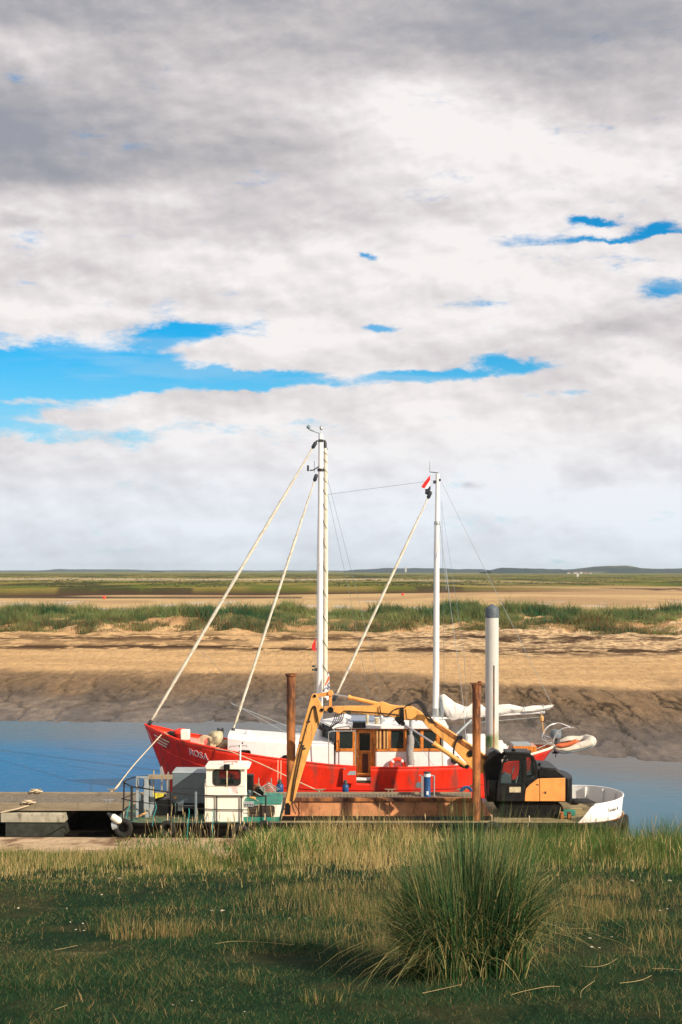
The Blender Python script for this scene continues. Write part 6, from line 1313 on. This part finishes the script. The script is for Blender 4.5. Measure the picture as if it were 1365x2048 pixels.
MB().tube([(xb, Yb, zb_), (xb, Yb, zb_+2.8)], .18, 6).build('post', M['fwhite'], bc); m_ = MB(); m_.box((xb-1.3, Yb-.3, zb_+2.2), (xb+1.3, Yb+.3, zb_+5.2)); m_.build('board', M['fwhite'], bc, .1)
# hills, terrain with thickness
def hill(px0, px1, Y, Yd, hpx, seed, c0, c1, bump):
    n = 160; xs = np.linspace(X_(px0, Y), X_(px1, Y), n); t = np.linspace(0, 1, n)
    prof_ = np.interp(t*(px1-px0)+px0, [p[0] for p in hpx], [p[1] for p in hpx])*Y/F+H
    prof_ = prof_+bump*(fbm(xs/90, xs*0, 5, seed)-.5); prof_ = np.maximum(prof_, 1.0)
    rows = []
    for f_, yy_ in ((0, 0), (.55, .05), (.85, .1), (1.0, .16), (.9, .5), (0, 1)):
        jit = bump*.6*(fbm(xs/40+yy_*9, xs*0+yy_*5, 4, seed+3)-.5)*(1 if 0 < f_ < 1 else 0)
        rows.append([(x, Y+Yd*yy_, max(.2, 1+f_*(p-1)+j)) for x, p, j in zip(xs, prof_, jit)])
    m = bpy.data.materials.new('hill_woodland'); m.use_nodes = True; T = NT(m.node_tree); b = T.n['Principled BSDF']; co = T.new('ShaderNodeTexCoord').outputs['Object']
    T.put(b.inputs['Base Color'], T.mix(T.smooth(T.noise(T.scalev(co, .006, .006, .05), 1, 6, .6), .5, .62), (*c0, 1), (*c1, 1))); b.inputs['Roughness'].default_value = .95
    o = MB().grid(rows).build('hill', m, None, flat=True); tag(o, kind='structure')
hill(690, 1400, 6200, 1200, [(690, 0), (740, 4), (800, 7), (870, 6), (980, 3), (1150, 4), (1400, 3)], 201, (.014, .030, .036), (.022, .040, .036), 14)
hill(985, 1140, 4600, 500, [(985, 0), (1010, 5), (1060, 4), (1140, 2)], 205, (.014, .030, .032), (.022, .040, .034), 12)
hill(1140, 1760, 4700, 900, [(1140, -1), (1190, 4), (1235, 10), (1270, 10), (1300, 6), (1365, 4), (1500, 7), (1760, 0)], 211, (.018, .034, .028), (.10, .10, .06), 10)
hill(60, 300, 7600, 900, [(60, 0), (100, 3.5), (170, 4), (250, 3.2), (300, 0)], 221, (.04, .06, .05), (.05, .07, .04), 6)
hill(-300, 690, 9000, 900, [(-300, 1), (300, 1.5), (690, 1)], 231, (.04, .06, .05), (.05, .07, .04), 6)
# church tower and a hamlet on the far shore
def house(px, w_, h_, label, mt='fwhite'):
    Y = 4300; x = X_(px, Y); root = thing('house', (x, Y, 1), label, 'house', 'houses of the far hamlet')
    z0 = 1; m = MB(); m.box((x-w_/2, Y, z0), (x+w_/2, Y+9, z0+h_)); m.build('wall', M[mt], root)
    m = MB(); m.add([(x-w_/2-.5, Y-.5, z0+h_), (x+w_/2+.5, Y-.5, z0+h_), (x+w_/2+.5, Y+9.5, z0+h_), (x-w_/2-.5, Y+9.5, z0+h_), (x-w_/2, Y+4.5, z0+h_+2.2), (x+w_/2, Y+4.5, z0+h_+2.2)], [(3, 2, 1, 0), (0, 1, 5, 4), (1, 2, 5), (2, 3, 4, 5), (3, 0, 4)]); m.build('roof', M['roof'], root)
for px, w_, h_, lb, mt in ((1138, 8, 3.4, 'small pale house at the left end of the far hamlet', 'fwhite'), (1152, 13, 4, 'long white house in the middle of the far hamlet', 'fwhite'), (1163, 8, 5.5, 'tallest white house of the far hamlet', 'fwhite'), (1172, 10, 3.2, 'low brick house right of the tallest white one in the hamlet', 'fred'), (1182, 7, 2.8, 'small pale house at the right end of the far hamlet', 'fwhite')): house(px, w_, h_, lb, mt)
Yt = 6100; xt = X_(812, Yt); tw = thing('church_tower', (xt, Yt, 10), 'pale church tower rising from the wooded far shore', 'tower')
m_ = MB(); m_.box((xt-3.5, Yt-3.5, 5), (xt+3.5, Yt+3.5, 27)); m_.build('tower_wall', M['fwhite'], tw); m_ = MB()
for dx in (-2.8, 2.8):
    for dy in (-2.8, 2.8): m_.box((xt+dx-.6, Yt+dy-.6, 27), (xt+dx+.6, Yt+dy+.6, 29))
m_.build('pinnacle', M['fwhite'], tw)

# ================================================================ small things on the turf
def stoneobj(px, py, s, label, group):
    # find where this line of sight meets the turf
    Y = 13.0
    while Y < 44 and Z_(py, Y) > float(height(X_(px, Y), Y)): Y += .05
    x = X_(px, Y); z = float(height(x, Y)); r = s*Y/F/2*random.uniform(.45, .8); m = MB(); rows = []; ph = random.random()*6
    for k in range(6):
        t = math.pi*k/5; rows.append([(x+r*math.sin(t)*math.cos(a)*(1+.25*math.sin(2*a+ph)), Y+r*math.sin(t)*math.sin(a)*1.2, z+.0+r*.45*math.cos(t)*(1+.15*math.sin(3*a))) for a in [2*math.pi*j/9 for j in range(9)]])
    m.grid(rows, closed=True); tag(m.build('pale_stone', M['stone']), label, 'stone', group)
random.seed(12)
for px, py, s in ((166, 1848, 8), (168, 1862, 6), (203, 1862, 7), (152, 1860, 10), (141, 1845, 6), (37, 1817, 9), (134, 1817, 8), (85, 1847, 5), (34, 1866, 6), (288, 1842, 5), (424, 1822, 9), (445, 1822, 13), (410, 1832, 5), (525, 1822, 5), (528, 1855, 7), (586, 1861, 8), (579, 1837, 11), (612, 1837, 9), (563, 1819, 6), (0, 1760, 6), (347, 2010, 8), (384, 2003, 6), (489, 2025, 6), (446, 1977, 5), (240, 1758, 14), (204, 1790, 10),
                  (1184, 1895, 13), (1199, 1896, 9), (1174, 1860, 7), (1122, 1948, 6), (1215, 1967, 6), (1180, 1877, 12), (1224, 1875, 11), (1320, 1822, 14), (1335, 1818, 10), (1345, 1940, 7), (1110, 1850, 5), (1265, 1762, 16), (1340, 1762, 18)):
    stoneobj(px, py, s, 'small pale stone lying in the near turf', 'pale stones scattered in the turf')
def stalk(pts, label):
    P_ = []
    for px, py in pts:
        Y = 12.5
        while Y < 44 and Z_(py, Y) > float(height(X_(px, Y), Y)): Y += .04
        P_.append((X_(px, Y), Y, float(height(X_(px, Y), Y))+.05))
    tag(MB().tube(bez(P_, 5), .0024, 5).build('dry_stalk', M['straw']), label, 'dry stalk', 'dry stalks lying on the turf')
for pts, lb in (([(430, 1895), (470, 1890), (530, 1892), (590, 1898)], 'long dry stalk lying left of the big clump, past the dry patch'), ([(110, 1908), (130, 1904), (155, 1898)], 'short dry stalk lying left of the dry patch'), ([(845, 1997), (880, 1988), (922, 1979)], 'dry stalk lying just below the big clump on its left'),
                ([(1022, 2000), (1045, 1993), (1095, 1983), (1120, 1983)], 'longest dry stalk lying below the big clump'), ([(1022, 2001), (1030, 2006), (1038, 2010)], 'broken dry stalk end at the left tip of the longest one'), ([(1162, 1940), (1190, 1942), (1215, 1937), (1235, 1925)], 'curved dry stalk on the turf right of the big clump'),
                ([(1305, 1945), (1335, 1946), (1365, 1949)], 'pale straight stalk at the right edge of the picture'), ([(1162, 2005), (1165, 1990), (1190, 1970)], 'upright curved stalk lower right of the big clump'), ([(1240, 1975), (1280, 1970), (1303, 1960)], 'thin curved stalk at the lower far right'), ([(1110, 1862), (1150, 1864), (1185, 1863)], 'thin straight stalk near the right flank of the big clump'), ([(110, 2030), (135, 2020)], 'tiny stalk at the bottom left corner')):
    stalk(pts, lb)

# ================================================================ air
hz = MB(); hz.box((-9000, -500, -14), (9000, 12600, 62)); ho = hz.build('haze', M['white'])
hm = bpy.data.materials.new('haze_air'); hm.use_nodes = True; T = NT(hm.node_tree); T.n.clear(); out = T.new('ShaderNodeOutputMaterial'); pv_ = T.new('ShaderNodeVolumePrincipled')
pv_.inputs['Color'].default_value = (.70, .86, 1, 1); pv_.inputs['Density'].default_value = .00005; pv_.inputs['Anisotropy'].default_value = .2; T.l.new(pv_.outputs[0], out.inputs['Volume'])
ho.data.materials.clear(); ho.data.materials.append(hm); tag(ho, kind='stuff')
scene.cycles.volume_bounces = 0
